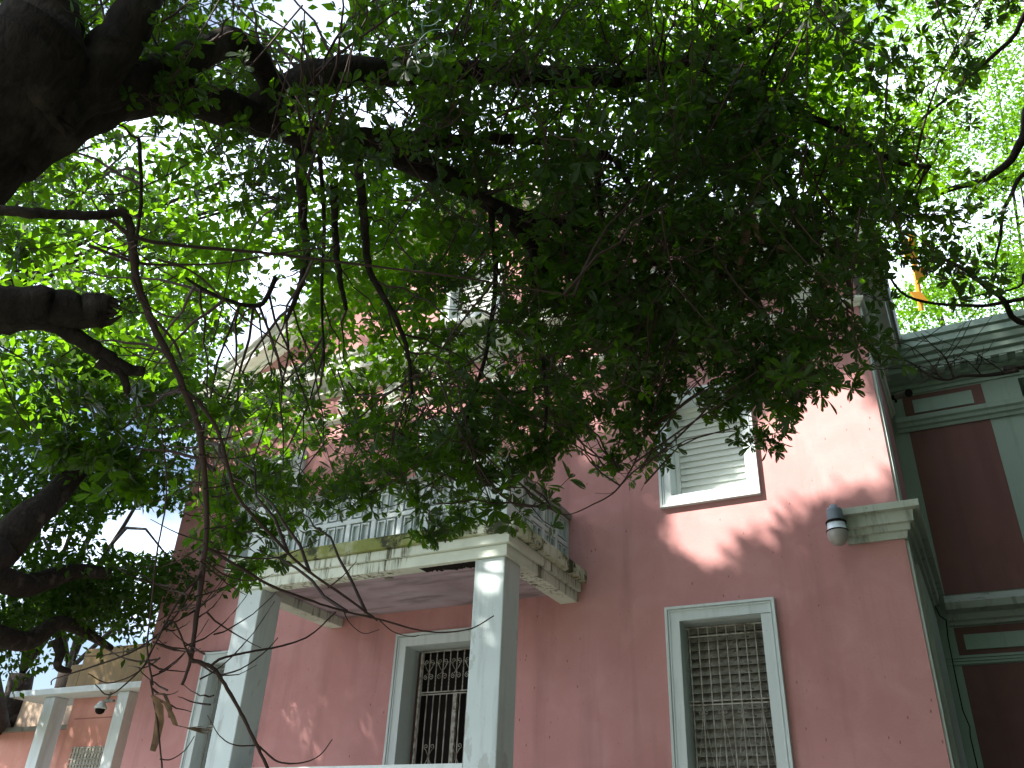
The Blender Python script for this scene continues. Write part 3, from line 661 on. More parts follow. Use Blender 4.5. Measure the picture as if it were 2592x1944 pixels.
def dens(px, py):
    fx = np.clip(np.asarray(px)/100-.5, 0, 20.999); fy = np.clip(np.asarray(py)/100-.5, 0, 11.999); ix, iy = fx.astype(int), fy.astype(int); u, v = fx-ix, fy-iy
    D = DENS; return D[iy, ix]*(1-u)*(1-v)+D[iy, ix+1]*u*(1-v)+D[iy+1, ix]*(1-u)*v+D[iy+1, ix+1]*u*v

tree = empty('near_tree', (-3.3, .7, 0), 'big dark overhanging tree with rough bark whose leafy branches hang before the house', 'tree')
def line(pts, r0, r1, seg=8, m=BARK, name='branch', per=6, rough=.07, smooth_=True):
    P = [W(*q) for q in pts]; p, r, sg = limb(P, r0, r1, seg, per, rough); b = MB(); b.tube(p, r, seg); return b.build(name, m, tree, smooth=smooth_)
# trunk: rises left of the camera, leans into the picture
tb = MB(); tp = [np.array([-3.5, .9, -.1]), np.array([-3.4, 1.05, 1.2]), W(-290, 620, 3.1), W(-170, 430, 3.1), W(-60, 280, 3.1), W(30, 165, 3.15), W(100, 80, 3.2)]
p, r, _ = limb(tp, .25, .14, 16, 8, .03); tb.tube(p, r, 18); tb.build('trunk', BARK, tree, smooth=True)
line([(40, 230, 3.1), (90, 130, 3.15), (95, 40, 3.3), (60, -80, 3.6), (20, -300, 4.2)], .13, .09, 14)
line([(90, 250, 3.1), (180, 180, 3.2), (250, 100, 3.3), (295, 20, 3.4), (325, -60, 3.6), (340, -200, 4.0)], .095, .05, 12)
line([(40, 270, 3.1), (160, 220, 3.2), (260, 188, 3.35), (350, 155, 3.5), (440, 110, 3.7), (520, 95, 3.9), (580, 170, 4.0), (610, 230, 4.1)], .075, .05, 14)
line([(20, 330, 3.1), (130, 265, 3.2), (240, 215, 3.4), (360, 203, 3.6), (480, 230, 3.8), (570, 262, 4.0)], .095, .07, 14)
line([(545, 262, 3.95), (600, 215, 4.05), (670, 170, 4.2), (760, 155, 4.4), (900, 155, 4.6), (1050, 158, 4.8), (1200, 166, 5.0), (1340, 170, 5.1)], .085, .055, 12)
line([(1330, 170, 5.1), (1430, 150, 5.2), (1530, 105, 5.4), (1640, 50, 5.7), (1740, -30, 6)], .045, .025, 8)
line([(1340, 172, 5.1), (1480, 137, 5.2), (1560, 165, 5.3), (1640, 205, 5.4), (1740, 245, 5.5), (1850, 300, 5.6), (1940, 350, 5.7), (2010, 360, 5.8)], .035, .012, 8)
line([(555, 262, 4.0), (640, 290, 4.1), (750, 293, 4.25), (870, 300, 4.4), (1000, 305, 4.6), (1110, 300, 4.8), (1240, 312, 5.0), (1330, 345, 5.1)], .055, .02, 10)
line([(600, 275, 4.05), (690, 310, 4.2), (780, 320, 4.3), (870, 350, 4.4), (960, 390, 4.5), (1040, 430, 4.6), (1110, 490, 4.7), (1165, 560, 4.75), (1190, 640, 4.8)], .055, .03, 10)
line([(790, 325, 4.3), (880, 325, 4.35), (970, 370, 4.45), (1080, 450, 4.6), (1200, 530, 4.7), (1330, 600, 4.8), (1420, 680, 4.85)], .035, .012, 8)
line([(1040, 430, 4.6), (1150, 470, 4.7), (1290, 500, 4.8), (1400, 560, 4.9), (1500, 590, 5.0), (1600, 600, 5.1), (1700, 625, 5.2)], .03, .008, 8)
line([(1330, 345, 5.1), (1380, 440, 5.0), (1430, 560, 4.9), (1470, 690, 4.8), (1520, 800, 4.7)], .02, .006, 6)
line([(1640, 205, 5.4), (1680, 330, 5.3), (1720, 450, 5.2), (1780, 560, 5.1), (1810, 660, 5.0)], .02, .006, 6)
# hanging rods below the fork
for q, ra, rb_ in (([(645, 300, 4.15), (650, 400, 4.1), (655, 480, 4.1), (662, 560, 4.05), (640, 640, 4.0), (615, 700, 4.0)], .03, .008),
                 ([(770, 325, 4.3), (780, 420, 4.25), (790, 520, 4.2), (800, 590, 4.15), (850, 680, 4.1), (880, 760, 4.1), (890, 850, 4.05)], .026, .008),
                 ([(720, 400, 4.2), (725, 520, 4.15), (735, 610, 4.1), (748, 670, 4.1)], .02, .010),
                 ([(595, 600, 3.9), (560, 660, 3.8), (470, 640, 3.8), (400, 600, 3.8)], .012, .006),
                 ([(690, 330, 4.2), (700, 480, 4.1), (695, 620, 4.0), (700, 780, 3.9)], .012, .005),
                 ([(1150, 540, 4.7), (1160, 700, 4.6), (1180, 850, 4.5), (1170, 1000, 4.4)], .02, .006),
                 ([(1060, 450, 4.6), (1070, 600, 4.5), (1050, 760, 4.4), (1010, 900, 4.3), (990, 1040, 4.2)], .018, .005),
                 ([(1290, 330, 5.0), (1300, 480, 4.9), (1330, 640, 4.7), (1370, 800, 4.5), (1365, 930, 4.3)], .018, .004),
                 ([(300, 300, 3.6), (305, 420, 3.5), (290, 560, 3.4)], .008, .006),
                 ([(700, 130, 4.0), (690, 240, 3.7), (670, 300, 3.6), (655, 350, 3.5), (680, 420, 3.4)], .007, .005)):
    line(q, ra, rb_, 7, BARKL if ra < .01 else BARK)
# left: horizontal limb that turns down into the long hanging branch
line([(-200, 480, 3.1), (-110, 452, 2.8), (0, 455, 2.7), (120, 462, 2.7), (210, 466, 2.7), (268, 462, 2.7), (285, 520, 2.7), (292, 590, 2.7)], .017, .011, 10)
line([(285, 520, 2.7), (295, 600, 2.68), (330, 700, 2.65), (375, 790, 2.62), (405, 860, 2.6), (430, 930, 2.6), (440, 1010, 2.6), (447, 1100, 2.6), (443, 1190, 2.6), (425, 1330, 2.6), (412, 1425, 2.6)], .012, .0065, 8, TWIG)
line([(440, 1190, 2.6), (425, 1330, 2.6), (412, 1425, 2.6), (393, 1480, 2.6)], .0065, .004, 7, TWIG)
line([(-300, 640, 3.15), (-240, 670, 2.75), (-120, 674, 2.5), (0, 672, 2.5), (90, 665, 2.5), (170, 672, 2.5), (235, 672, 2.5)], .085, .040, 14, BARK, rough=.05)
jb = MB(); r3 = random.Random(5)
for i in range(13):
    a = i*2*math.pi/13; c0 = W(205, 668, 2.5); v = RT*0.018*math.cos(a)+UP*.036*math.sin(a)
    e = W(232+r3.uniform(0, 42), 668+r3.uniform(-6, 14)-30*math.sin(a)*.6, 2.5); jb.tube([c0+v, (c0+e)/2+v*.8, e], np.array([.010, .007, .001]), 4)
jb.build('splintered_end', BARKL, tree)
line([(50, 680, 2.5), (120, 700, 2.5), (175, 735, 2.5), (230, 770, 2.5), (275, 797, 2.5), (312, 803, 2.5)], .028, .013, 10)
line([(215, 780, 2.5), (260, 800, 2.5), (275, 850, 2.5)], .02, .008, 8)
for q, ra, rb_ in (([(230, 470, 2.7), (300, 515, 2.7), (420, 533, 2.8), (560, 545, 2.9), (700, 562, 3.0), (830, 578, 3.1), (1000, 600, 3.2), (1110, 618, 3.3), (1240, 640, 3.4)], .010, .004),
                 ([(190, 530, 2.7), (290, 565, 2.7), (350, 572, 2.75), (480, 568, 2.8), (620, 545, 2.9), (740, 530, 3.0)], .008, .003),
                 ([(340, 560, 2.7), (420, 590, 2.7), (520, 680, 2.7), (640, 770, 2.7)], .006, .003),
                 ([(385, 835, 2.6), (430, 870, 2.6), (470, 930, 2.6), (490, 1000, 2.6), (515, 1075, 2.6), (590, 1160, 2.7), (655, 1225, 2.8), (740, 1285, 2.85), (815, 1340, 2.9)], .009, .006),
                 ([(445, 1183, 2.6), (500, 1215, 2.62), (580, 1262, 2.7), (650, 1290, 2.75), (735, 1318, 2.85), (820, 1338, 2.9), (900, 1360, 2.95), (960, 1366, 3.0), (1020, 1357, 3.0), (1067, 1330, 3.0)], .008, .003),
                 ([(445, 1183, 2.6), (500, 1200, 2.62), (580, 1207, 2.65), (640, 1190, 2.7), (690, 1165, 2.72)], .005, .002),
                 ([(412, 1425, 2.6), (455, 1440, 2.6), (480, 1470, 2.6), (515, 1530, 2.6), (545, 1590, 2.6), (580, 1665, 2.6), (600, 1720, 2.6)], .010, .006),
                 ([(453, 1440, 2.6), (480, 1422, 2.6), (540, 1408, 2.65), (610, 1395, 2.7), (670, 1372, 2.75), (725, 1322, 2.8)], .006, .003),
                 ([(470, 1460, 2.6), (520, 1445, 2.6), (570, 1410, 2.65), (600, 1378, 2.7)], .004, .002),
                 ([(560, 1610, 2.6), (510, 1610, 2.6), (475, 1590, 2.6), (448, 1545, 2.6)], .004, .0015),
                 ([(560, 1612, 2.6), (600, 1645, 2.6), (650, 1648, 2.6), (690, 1632, 2.6), (718, 1597, 2.6)], .005, .002),
                 ([(285, 600, 2.65), (310, 660, 2.6), (370, 730, 2.6), (395, 780, 2.6)], .009, .005),
                 ([(410, 870, 2.6), (450, 1010, 2.6), (470, 1010, 2.6)], .004, .002),
                 ([(740, 1315, 2.85), (755, 1345, 2.85), (785, 1368, 2.85), (820, 1360, 2.85)], .003, .0015),
                 ([(820, 1340, 2.9), (850, 1365, 2.9), (890, 1375, 2.9), (905, 1372, 2.9)], .0035, .0015),
                 ([(708, 1270, 2.8), (740, 1245, 2.8), (768, 1215, 2.8)], .004, .0015),
                 ([(330, 1480, 2.4), (318, 1400, 2.4), (325, 1330, 2.4), (338, 1200, 2.4), (360, 1060, 2.4), (345, 900, 2.45)], .004, .003),
                 ([(412, 1425, 2.6), (370, 1340, 2.5), (330, 1400, 2.45), (300, 1450, 2.4), (235, 1475, 2.4), (190, 1455, 2.4)], .004, .002),
                 ([(440, 1240, 2.6), (390, 1290, 2.55), (330, 1400, 2.5), (310, 1440, 2.5), (240, 1500, 2.5), (205, 1478, 2.5)], .006, .002),
                 ([(440, 1225, 2.6), (380, 1330, 2.55), (300, 1400, 2.5), (200, 1440, 2.5), (120, 1465, 2.5), (110, 1480, 2.5)], .005, .002),
                 ([(325, 1470, 2.4), (340, 1560, 2.4), (350, 1659, 2.4), (352, 1700, 2.4)], .004, .003),
                 ([(345, 1640, 2.4), (370, 1640, 2.4), (400, 1620, 2.4), (420, 1590, 2.4)], .003, .0015),
                 ([(1420, 800, 4.6), (1385, 880, 4.5), (1350, 950, 4.4), (1310, 1000, 4.3), (1270, 1022, 4.3)], .006, .003),
                 ([(1400, 850, 4.4), (1395, 930, 4.3), (1370, 1000, 4.2), (1330, 1060, 4.1), (1280, 1090, 4.1), (1225, 1112, 4.1), (1185, 1098, 4.1)], .009, .003),
                 ([(1380, 985, 4.2), (1340, 1010, 4.2), (1300, 1012, 4.2)], .003, .0015), ([(1365, 1000, 4.2), (1395, 1030, 4.2), (1385, 1060, 4.2)], .003, .0015),
                 ([(1350, 1040, 4.15), (1320, 1065, 4.15), (1285, 1065, 4.15)], .003, .0015), ([(1840, 640, 4.8), (1845, 700, 4.8), (1835, 740, 4.8), (1808, 772, 4.8)], .004, .002)):
    line(q, ra*.66, rb_*.7, 6, TWIG, 'branch')
# fine bare twigs around the hanging branch
tw = []
r4 = np.random.default_rng(5)
seeds = [(447, 1100), (443, 1190), (430, 1330), (412, 1425), (330, 1400), (440, 1010), (425, 900), (390, 1290), (455, 1440), (360, 1360), (330, 700), (375, 790), (300, 600), (290, 560), (330, 1480), (420, 1250), (350, 1440)]
for k in range(60):
    sx_, sy_ = seeds[k % len(seeds)]; px, py = sx_+r4.normal(0, 12), sy_+r4.normal(0, 45); sgn = r4.choice([-1, 1]); ln = r4.uniform(50, 170); d0 = 2.55+r4.normal(0, .08)
    a = r4.uniform(-.6, 1.2); cur = r4.uniform(.1, .9); ss = np.linspace(0, 1, 8)
    xs_ = px+sgn*ln*ss; ys_ = py+ln*(math.sin(a)*ss-cur*ss**2.2*.8)+r4.normal(0, 1.2, 8)
    tw.append((np.array([W(x_, y_, d0+.25*q*r4.uniform(.2, 1)) for x_, y_, q in zip(xs_, ys_, ss)]), np.linspace(.0028, .001, 8)))
# ---- leafy sprays of the near crown
TPL = [spray(np.random.default_rng(100+i)) for i in range(14)]
allnodes = np.vstack(NODES)
lp, lb, ls = [], [], []
r5 = np.random.default_rng(21)
def add_spray(P, tpl, yaw, sc, tl=.25, heavy=True):
    R = rotz(yaw) @ tilt(r5, tl); t_, p_, b_, s_ = tpl
    pos = p_ @ R.T*sc + P; B_ = np.einsum('ij,njk->nik', R, b_)
    keep = ~in_gap(pos, .05) & thin(pos, r5)
    lp.append(pos[keep]); lb.append(B_[keep]); ls.append(s_[keep]*sc)
    for q, rr_ in t_:
        tw.append((q @ R.T*sc+P, rr_*sc))
def connect(P, r0=.005, maxd=1.05):
    d = np.linalg.norm(allnodes-P, axis=1); i = int(np.argmin(d+r5.random(len(d))*.5+USE)); USE[max(0, i-2):i+3] += .07
    if d[i] > maxd: return
    a = allnodes[i]; s = np.linspace(0, 1, 7)[:, None]; mid = (a+P)/2+np.array([0, 0, .12*d[i]])+r5.normal(0, .07*d[i]+.01, 3)
    q = (1-s)**2*a+2*s*(1-s)*mid+s*s*P; q[1:-1] += r5.normal(0, .008, (5, 3)); tw.append((q, np.linspace(r0+.003*d[i], r0*.6, 7)))
USE = np.zeros(len(allnodes))
n = 0; NS = 630
while n < NS:
    px, py = r5.uniform(-60, 2270), r5.uniform(-60, 1250)
    dn = float(dens(px, py))
    if r5.random() > dn**1.6: continue
    if 600 < px < 790 and py < 75: continue
    lo, hi = (3.3, 5.6) if px < 800 else (3.9, 6.4)
    d = r5.uniform(lo, hi); P = W(px, py, d)
    tpl = TPL[r5.integers(len(TPL))]; yaw = r5.uniform(0, 2*math.pi); sc = r5.uniform(.55, 1.0)
    if px < 850 and dn < .5: sc *= .8
    P = P - rotz(yaw) @ np.array([.3*sc, 0, -.16*sc]); add_spray(P, tpl, yaw, sc); connect(P); n += 1
# fringe shoots whose place shows clearly against the wall
FR = [(1130, 900, 4.2), (1150, 960, 4.2), (1230, 950, 4.2), (1345, 990, 4.2), (1380, 930, 4.2), (1440, 850, 4.3), (1660, 850, 4.0), (1690, 880, 4.0), (1640, 940, 4.0), (1655, 965, 4.0), (1770, 770, 4.3), (1740, 730, 4.3), (1360, 960, 4.2), (1370, 900, 4.3), (1200, 960, 4.2), (1240, 900, 4.3), (1110, 940, 4.2), (1180, 990, 4.2), (1500, 830, 4.3), (1560, 860, 4.2), (1450, 870, 4.3), (830, 1110, 3.9), (800, 1060, 3.9), (920, 1160, 3.9), (1040, 1060, 4.1), (1000, 1100, 4.1), (980, 1000, 4.1), (700, 1080, 3.8), (640, 1120, 3.7), (560, 1130, 3.5), (530, 1220, 3.5), (550, 1180, 3.5), (500, 1150, 3.5), (480, 1080, 3.5), (870, 1010, 4.0), (1060, 950, 4.1), (1020, 930, 4.1), (930, 960, 4.0), (1600, 800, 4.2), (1420, 800, 4.3), (1810, 700, 4.4), (1330, 850, 4.3), (620, 1040, 3.7), (740, 1000, 3.8), (520, 1020, 3.5),
      (130, 860, 3.0), (200, 890, 3.0), (270, 880, 3.1), (90, 950, 3.0), (150, 985, 3.0), (190, 1010, 3.0), (330, 1020, 3.1), (240, 960, 3.0), (60, 560, 3.3), (430, 910, 3.3), (490, 860, 3.4), (560, 830, 3.6), (640, 760, 3.9), (820, 700, 4.3), (900, 640, 4.5)]
for px, py, d in FR:
    yaw = r5.uniform(0, 2*math.pi); sc = r5.uniform(.34, .48); R = rotz(yaw)
    P = W(px, py, d)-R @ np.array([.35*sc, 0, -.3*sc]); add_spray(P, TPL[r5.integers(len(TPL))], yaw, sc*1.0, .15); lp[-1] = lp[-1]; ls[-1] = ls[-1]/sc*.70; connect(P, .004)
LP, LB_, LS = np.vstack(lp), np.vstack(lb), np.concatenate(ls)
# the 300 leaves that show largest are objects of their own
depth = (LP-CAM) @ FWD; u_ = ((LP-CAM) @ RT)/depth; v_ = ((LP-CAM) @ UP)/depth
vis = (np.abs(u_) < .57) & (np.abs(v_) < .42)
facing = np.abs(np.einsum('ni,ni->n', LB_[:, :, 2], (LP-CAM)/np.linalg.norm(LP-CAM, axis=1, keepdims=True)))
score = np.where(vis, LS*LS/depth**2*(facing+.2), 0); hero = np.argsort(-score)[:300]
rest = np.ones(len(LP), bool); rest[hero] = False
lv = leaf_verts(LV, np.zeros((1, 3)), np.eye(3)[None], np.ones(1))[0]
me = bpy.data.meshes.new('leaf'); me.from_pydata([tuple(q) for q in lv], [], LF); me.shade_smooth(); me.materials.append(LEAF)
for i in hero:
    o = bpy.data.objects.new('leaf', me); C.objects.link(o); B_ = LB_[i]*LS[i]; P = LP[i]
    o.matrix_world = Matrix([[*B_[k], P[k]] for k in range(3)]+[[0, 0, 0, 1]]); put(o, tree)
mesh_from('foliage', LEAF, leaf_verts(LV, LP[rest], LB_[rest], LS[rest]), 12, LF, tree, kind='stuff')
tw = [q for q in tw if not in_gap(q[0][len(q[0])//2], .02)]
tubes_mesh('twigs', TWIG, tw, tree, kind='stuff')
print('near leaves', len(LP), 'twigs', len(tw))

def pix(p):
    d = (p-CAM) @ FWD; return ((p-CAM) @ RT/d*2181+1296)/PX, (-((p-CAM) @ UP)/d*2181+972)/PX
def cluster_leaves(centers, rads, per, size, r, T=QV, squash=.6):
    n = len(centers)*per; c = np.repeat(centers, per, 0); R_ = np.repeat(rads, per)
    o = r.normal(0, 1, (n, 3)); o /= np.linalg.norm(o, axis=1, keepdims=True); o *= (r.random((n, 1))**.5); o[:, 2] *= squash
    pos = c+o*R_[:, None]; d = o+r.normal(0, .7, (n, 3))+np.array([0, 0, -.25]); up = np.array([0, 0, 1.])+r.normal(0, .45, (n, 3))
    return pos, frames(d, up), size*r.uniform(.6, 1.25, n)
def crown(root, name, m, centers, rads, per, size, r, filt=None, T=QV, squash=.6):
    p, b_, s = cluster_leaves(centers, rads, per, size, r, T, squash)
    if filt is not None: k = filt(p); p, b_, s = p[k], b_[k], s[k]
    return mesh_from(name, m, leaf_verts(T, p, b_, s), 4, [(0, 1, 2, 3)], root, kind='stuff')
def branchset(root, base, tips, m, r0, r, name='branch'):
    for t in tips:
        s = np.linspace(0, 1, 7)[:, None]; L_ = np.linalg.norm(t-base); mid = base*.5+t*.5+np.array([0, 0, .18*L_])+r.normal(0, .06*L_, 3)
        q = (1-s)**2*base+2*s*(1-s)*mid+s*s*t; MB().tube(q, np.linspace(r0, r0*.15, 7), 7).build(name, m, root, smooth=True)
# ---- upper storey of the crown, sunlit, over the forecourt and roof
r6 = np.random.default_rng(31); cs_, rs_ = [], []
def region(n, boxes, dlo, dhi, rl, rh, r):
    c, q = [], []; wts = np.array([b[4]*(b[1]-b[0])*(b[3]-b[2]) for b in boxes]); wts = wts/wts.sum()
    while len(c) < n:
        b = boxes[r.choice(len(boxes), p=wts)]; px, py = r.uniform(b[0], b[1]), r.uniform(b[2], b[3]); c.append(W(px, py, r.uniform(dlo, dhi))); q.append(r.uniform(rl, rh))
    return np.array(c), np.array(q)
high = empty('far_crown_tree', (-14.5, 4.2, 0), 'tall tree left of the house with a sunlit yellow green crown above the roof', 'tree')
boxes = [(700, 1850, -60, 140, 1.3), (60, 700, -60, 250, .5), (420, 1000, 420, 640, 1.2), (-50, 500, 250, 560, .8), (380, 900, 480, 720, 1.0), (560, 1000, 640, 900, .8), (700, 1150, 350, 620, .8), (1000, 1850, 60, 430, .9), (1350, 1900, 100, 380, .8), (430, 650, 880, 960, .5), (-50, 500, 560, 900, .7), (850, 1100, 620, 800, .5), (500, 900, 90, 400, .35), (1800, 2050, 250, 560, .5)]
hc, hr = region(620, boxes, 5.4, 8.4, .22, .5, r6)
kx = lambda p: (lambda q: ~((q[0] > 400) & (q[0] < 640) & (np.abs(q[1]-(870-(q[0]-400)*.95)) < 55) & (rng.random(len(p)) < .85)) & ~(((q[0]-1030)/75)**2+((q[1]-660)/50)**2 < 1))(pix(p))
hc, hr = hc[:], hr[:]
crown(high, 'foliage', LEAFB, hc, hr, 42, .085, r6, lambda p: ~in_gap(p, .05) & kx(p) & thin(p, r6))
MB().tube(smooth([(-14.5, 4.2, 0), (-14.2, 4.3, 3), (-13.2, 4.6, 6), (-11.5, 5.2, 8.5)]), np.linspace(.4, .18, 19), 12).build('trunk', BARK, high, smooth=True)
branchset(high, np.array([-11.8, 5.1, 8.2]), hc[::60], BARK, .03, r6)

# ---- trees beyond the annex on the left
r7 = np.random.default_rng(41)
for i, (bx, n, lo, hi, lab, base) in enumerate((
    ([(-60, 430, 780, 1080, 1), (60, 430, 700, 900, .6), (-60, 220, 1040, 1200, .7)], 150, 14.5, 19, 'dark broad leaved tree with heavy limbs left of the house wall', (-24, 15.5, 0)),
    ([(-60, 440, 1215, 1340, 1), (-60, 300, 1320, 1400, .7), (-60, 60, 1400, 1480, .2), (300, 430, 1160, 1260, .6)], 95, 15, 19, 'low spreading tree with fine leaves just above the annex roof', (-27, 19, 0)),
    ([(-60, 460, 330, 800, 1)], 130, 20, 26, 'tall pale tree standing farthest back on the left', (-30, 24, 0)))):
    t = empty('left_tree', base, lab, 'tree', 'trees beyond the annex'); c, q = region(n, bx, lo, hi, .45, 1.05, r7)
    hole = lambda p: ~(lambda d: (((((p-CAM) @ RT)/d*2181+1296)/PX-320)/105)**2+((((-((p-CAM) @ UP))/d*2181+972)/PX-1150)/52)**2 < 1)((p-CAM) @ FWD)
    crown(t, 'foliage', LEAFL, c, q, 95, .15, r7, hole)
    b0 = np.array(base, float); top = np.array(base)+np.array([1.5, -.6, 6.0+i]); MB().tube(smooth([b0, b0+(top-b0)*.5+np.array([.4, .2, 0]), top]), np.linspace(.5, .3, 13), 12).build('trunk', BARK, t, smooth=True)
    if i < 2: branchset(t, top, c[::9][:7], BARK, .08, r7)
# heavy limbs seen in front of that foliage
t = bpy.data.objects['left_tree']
for q, ra, rb_ in (([(-80, 1290, 14), (0, 1190, 14), (60, 1120, 14), (110, 1080, 14.5), (170, 1010, 15)], .34, .16), ([(-80, 1290, 14.5), (60, 1265, 14.5), (160, 1235, 15), (240, 1240, 15)], .26, .08), ([(-60, 1400, 15), (60, 1385, 15), (130, 1345, 15), (190, 1370, 15.5), (240, 1400, 16)], .2, .05), ([(120, 1380, 15), (130, 1410, 15), (125, 1440, 15), (150, 1450, 15.3)], .09, .04)):
    pl = smooth(([np.array([-22.9, 15.0, 4.5])] if q[0][0] < 0 else [])+[W(*z_) for z_ in q]); MB().tube(pl, np.linspace(ra, rb_, len(pl)), 10).build('branch', BARK, t, smooth=True)
# ---- trees behind the wing on the right
r8 = np.random.default_rng(51)
for i, (bx, n, lo, hi, lab, base, sz) in enumerate((
    ([(1800, 2280, -40, 420, 1), (1780, 1950, 380, 520, .5)], 260, 19, 26, 'bright sunlit feathery tree highest above the wing roof', (1.5, 26, 0), .10),
    ([(1900, 2280, 560, 760, 1), (1930, 2100, 500, 700, .6), (2130, 2280, 480, 640, .7), (1870, 1960, 600, 760, .5)], 95, 19, 25, 'lower green tree rising just behind the wing cornice', (4.5, 22, 0), .10))):
    t = empty('right_tree', base, lab, 'tree', 'trees behind the side wing'); c, q = region(n, bx, lo, hi, .4, 1.0, r8); c = c[c[:, 1] > 15]; q = q[:len(c)]
    crown(t, 'foliage', LEAFB, c, q, 135, sz*1.0, r8)
    b0 = np.array(base, float); top = b0+np.array([.8, -.5, 8.0]); MB().tube(smooth([b0, b0+(top-b0)*.5+np.array([.3, .2, 0]), top]), np.linspace(.4, .22, 13), 12).build('trunk', BARK, t, smooth=True)
    branchset(t, top, c[::30][:5], BARK, .07, r8)
bare = empty('bare_branch_tree', (6.5, 8.5, 0), 'tree at the right edge reaching in with dark thin partly bare branches', 'tree')
MB().tube(smooth([(6.5, 8.5, 0), (6.2, 8.7, 4), (5.0, 9.4, 8), (4.2, 10, 10.5)]), np.linspace(.3, .12, 19), 12).build('trunk', BARK, bare, smooth=True)
rb2 = []
for q, ra, rb_ in (([(2260, 790, 11), (2200, 800, 11), (2140, 810, 11), (2080, 812, 11), (2045, 820, 11), (2010, 812, 11), (1960, 780, 11), (1905, 768, 11)], .035, .008),
                 ([(2040, 820, 11), (2010, 800, 11), (1985, 790, 11)], .012, .005), ([(2060, 815, 11), (2040, 770, 11), (2010, 742, 11), (1990, 720, 11)], .015, .004), ([(2035, 822, 11), (2000, 775, 11), (1950, 742, 11), (1890, 755, 11)], .010, .003),
                 ([(2120, 810, 11), (2090, 780, 11), (2060, 765, 11)], .01, .003), ([(2170, 805, 11), (2120, 770, 11), (2110, 760, 11)], .01, .003),
                 ([(2290, 190, 13), (2210, 300, 13), (2180, 350, 13), (2120, 390, 13), (2050, 410, 13), (1960, 450, 13)], .09, .03), ([(2290, 10, 13), (2180, 90, 13), (2060, 200, 13), (1990, 260, 13), (1950, 330, 13)], .05, .012), ([(2290, 350, 13), (2180, 430, 13), (2160, 520, 13), (2150, 560, 13)], .05, .012),
                 ([(2290, 700, 13), (2160, 640, 13), (2080, 580, 13), (1990, 540, 13), (1930, 520, 13)], .06, .015), ([(2290, 560, 13), (2200, 620, 13), (2100, 640, 13)], .03, .01),([(2240, 640, 13), (2100, 660, 13), (1960, 640, 13), (1900, 560, 13), (1860, 520, 13)], .04, .01)):
    wp = [W(*z_) for z_ in q]
    if q[0][0] > 2200: hz = min(wp[0][2]-1.2, 9.5); wp = [np.array([np.interp(hz, [0, 4, 8, 10.5], c_) for c_ in ((6.5, 6.2, 5.0, 4.2), (8.5, 8.7, 9.4, 10))]+[hz])]+wp
    p = smooth(wp); MB().tube(p, np.linspace(ra*.8, rb_, len(p)), 7).build('branch', BARK, bare, smooth=True)
    for k in range(6):
        i = r8.integers(2, len(p)); d_ = r8.normal(0, 1, 3); d_[2] = abs(d_[2])*.5; ll = r8.uniform(.2, .8); rb2.append((np.array([p[i], p[i]+d_*ll*.5+np.array([0, 0, -.05]), p[i]+d_*ll]), np.array([.006, .004, .002])))
tubes_mesh('twigs', BARK, rb2, bare, kind='stuff')

# ---- the big shade tree behind and left of the viewer: throws the shade that covers the house
shade = empty('shade_tree', (-9, -4.5, 0), 'broad shade tree behind and left of the viewpoint, mostly out of view', 'tree')
r9 = np.random.default_rng(61); n = 0; sc_, srd = [], []
while n < 1500:
    x, z = r9.uniform(-13.6, 2.6), r9.uniform(-1.8, 11.5); t_ = r9.uniform(13, 19)
    if z > 9.5 and abs(x-XC) > 4.5: continue
    if z > 5.9 and x < -3.6 and r9.random() < .85: continue
    P = np.array([x, YF, Z(z)])+SUN*t_; sc_.append(P); srd.append(r9.uniform(.35, .7)); n += 1
for k in range(300): sc_.append(np.array([r9.uniform(-3.9, .6), YF, Z(r9.uniform(-1.6, 3.3))])+SUN*r9.uniform(13, 18)); srd.append(r9.uniform(.35, .6))
for k in range(260): sc_.append(np.array([r9.uniform(-4.5, 2.8), YF, Z(r9.uniform(8, 13.8))])+SUN*r9.uniform(7, 14)); srd.append(r9.uniform(.35, .7))
dd = (LP-CAM) @ FWD; LX, LYp = ((LP-CAM) @ RT/dd*2181+1296)/PX, (-((LP-CAM) @ UP)/dd*2181+972)/PX
dark = np.nonzero((LX > 250) & ~((LX > 380) & (LX < 1080) & (LYp > 300) & (LYp < 930)) & ~((LX > 1650) & (LYp < 480)) & ~(LYp < 200) & ~((LX < 400) & (LYp > 700) & (LYp < 1100)))[0]
for i in r9.choice(dark, 620): sc_.append(LP[i]+SUN*r9.uniform(5.5, 11)); srd.append(r9.uniform(.3, .55))
for k in range(60): sc_.append(W(r9.uniform(-50, 300), r9.uniform(0, 700), 3)+SUN*r9.uniform(4, 8)); srd.append(.45)
for k in range(560): sc_.append(np.array([r9.uniform(-27, -12.5), YA, Z(r9.uniform(-.5, 5.2))])+SUN*r9.uniform(6, 14)); srd.append(r9.uniform(.4, .8))
sc_, srd = np.array(sc_), np.array(srd)
def inframe(P):
    d = (P-CAM) @ FWD; return (d > -.2) & (np.abs((P-CAM) @ RT) < .61*d+.45) & (np.abs((P-CAM) @ UP) < .46*d+.45)
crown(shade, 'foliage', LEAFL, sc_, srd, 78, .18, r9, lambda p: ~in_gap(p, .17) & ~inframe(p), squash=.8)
MB().tube(smooth([(-9, -4.5, 0), (-9.2, -4.2, 4), (-10, -3, 8), (-12, -1, 11)]), np.linspace(.6, .3, 19), 12).build('trunk', BARK, shade, smooth=True)

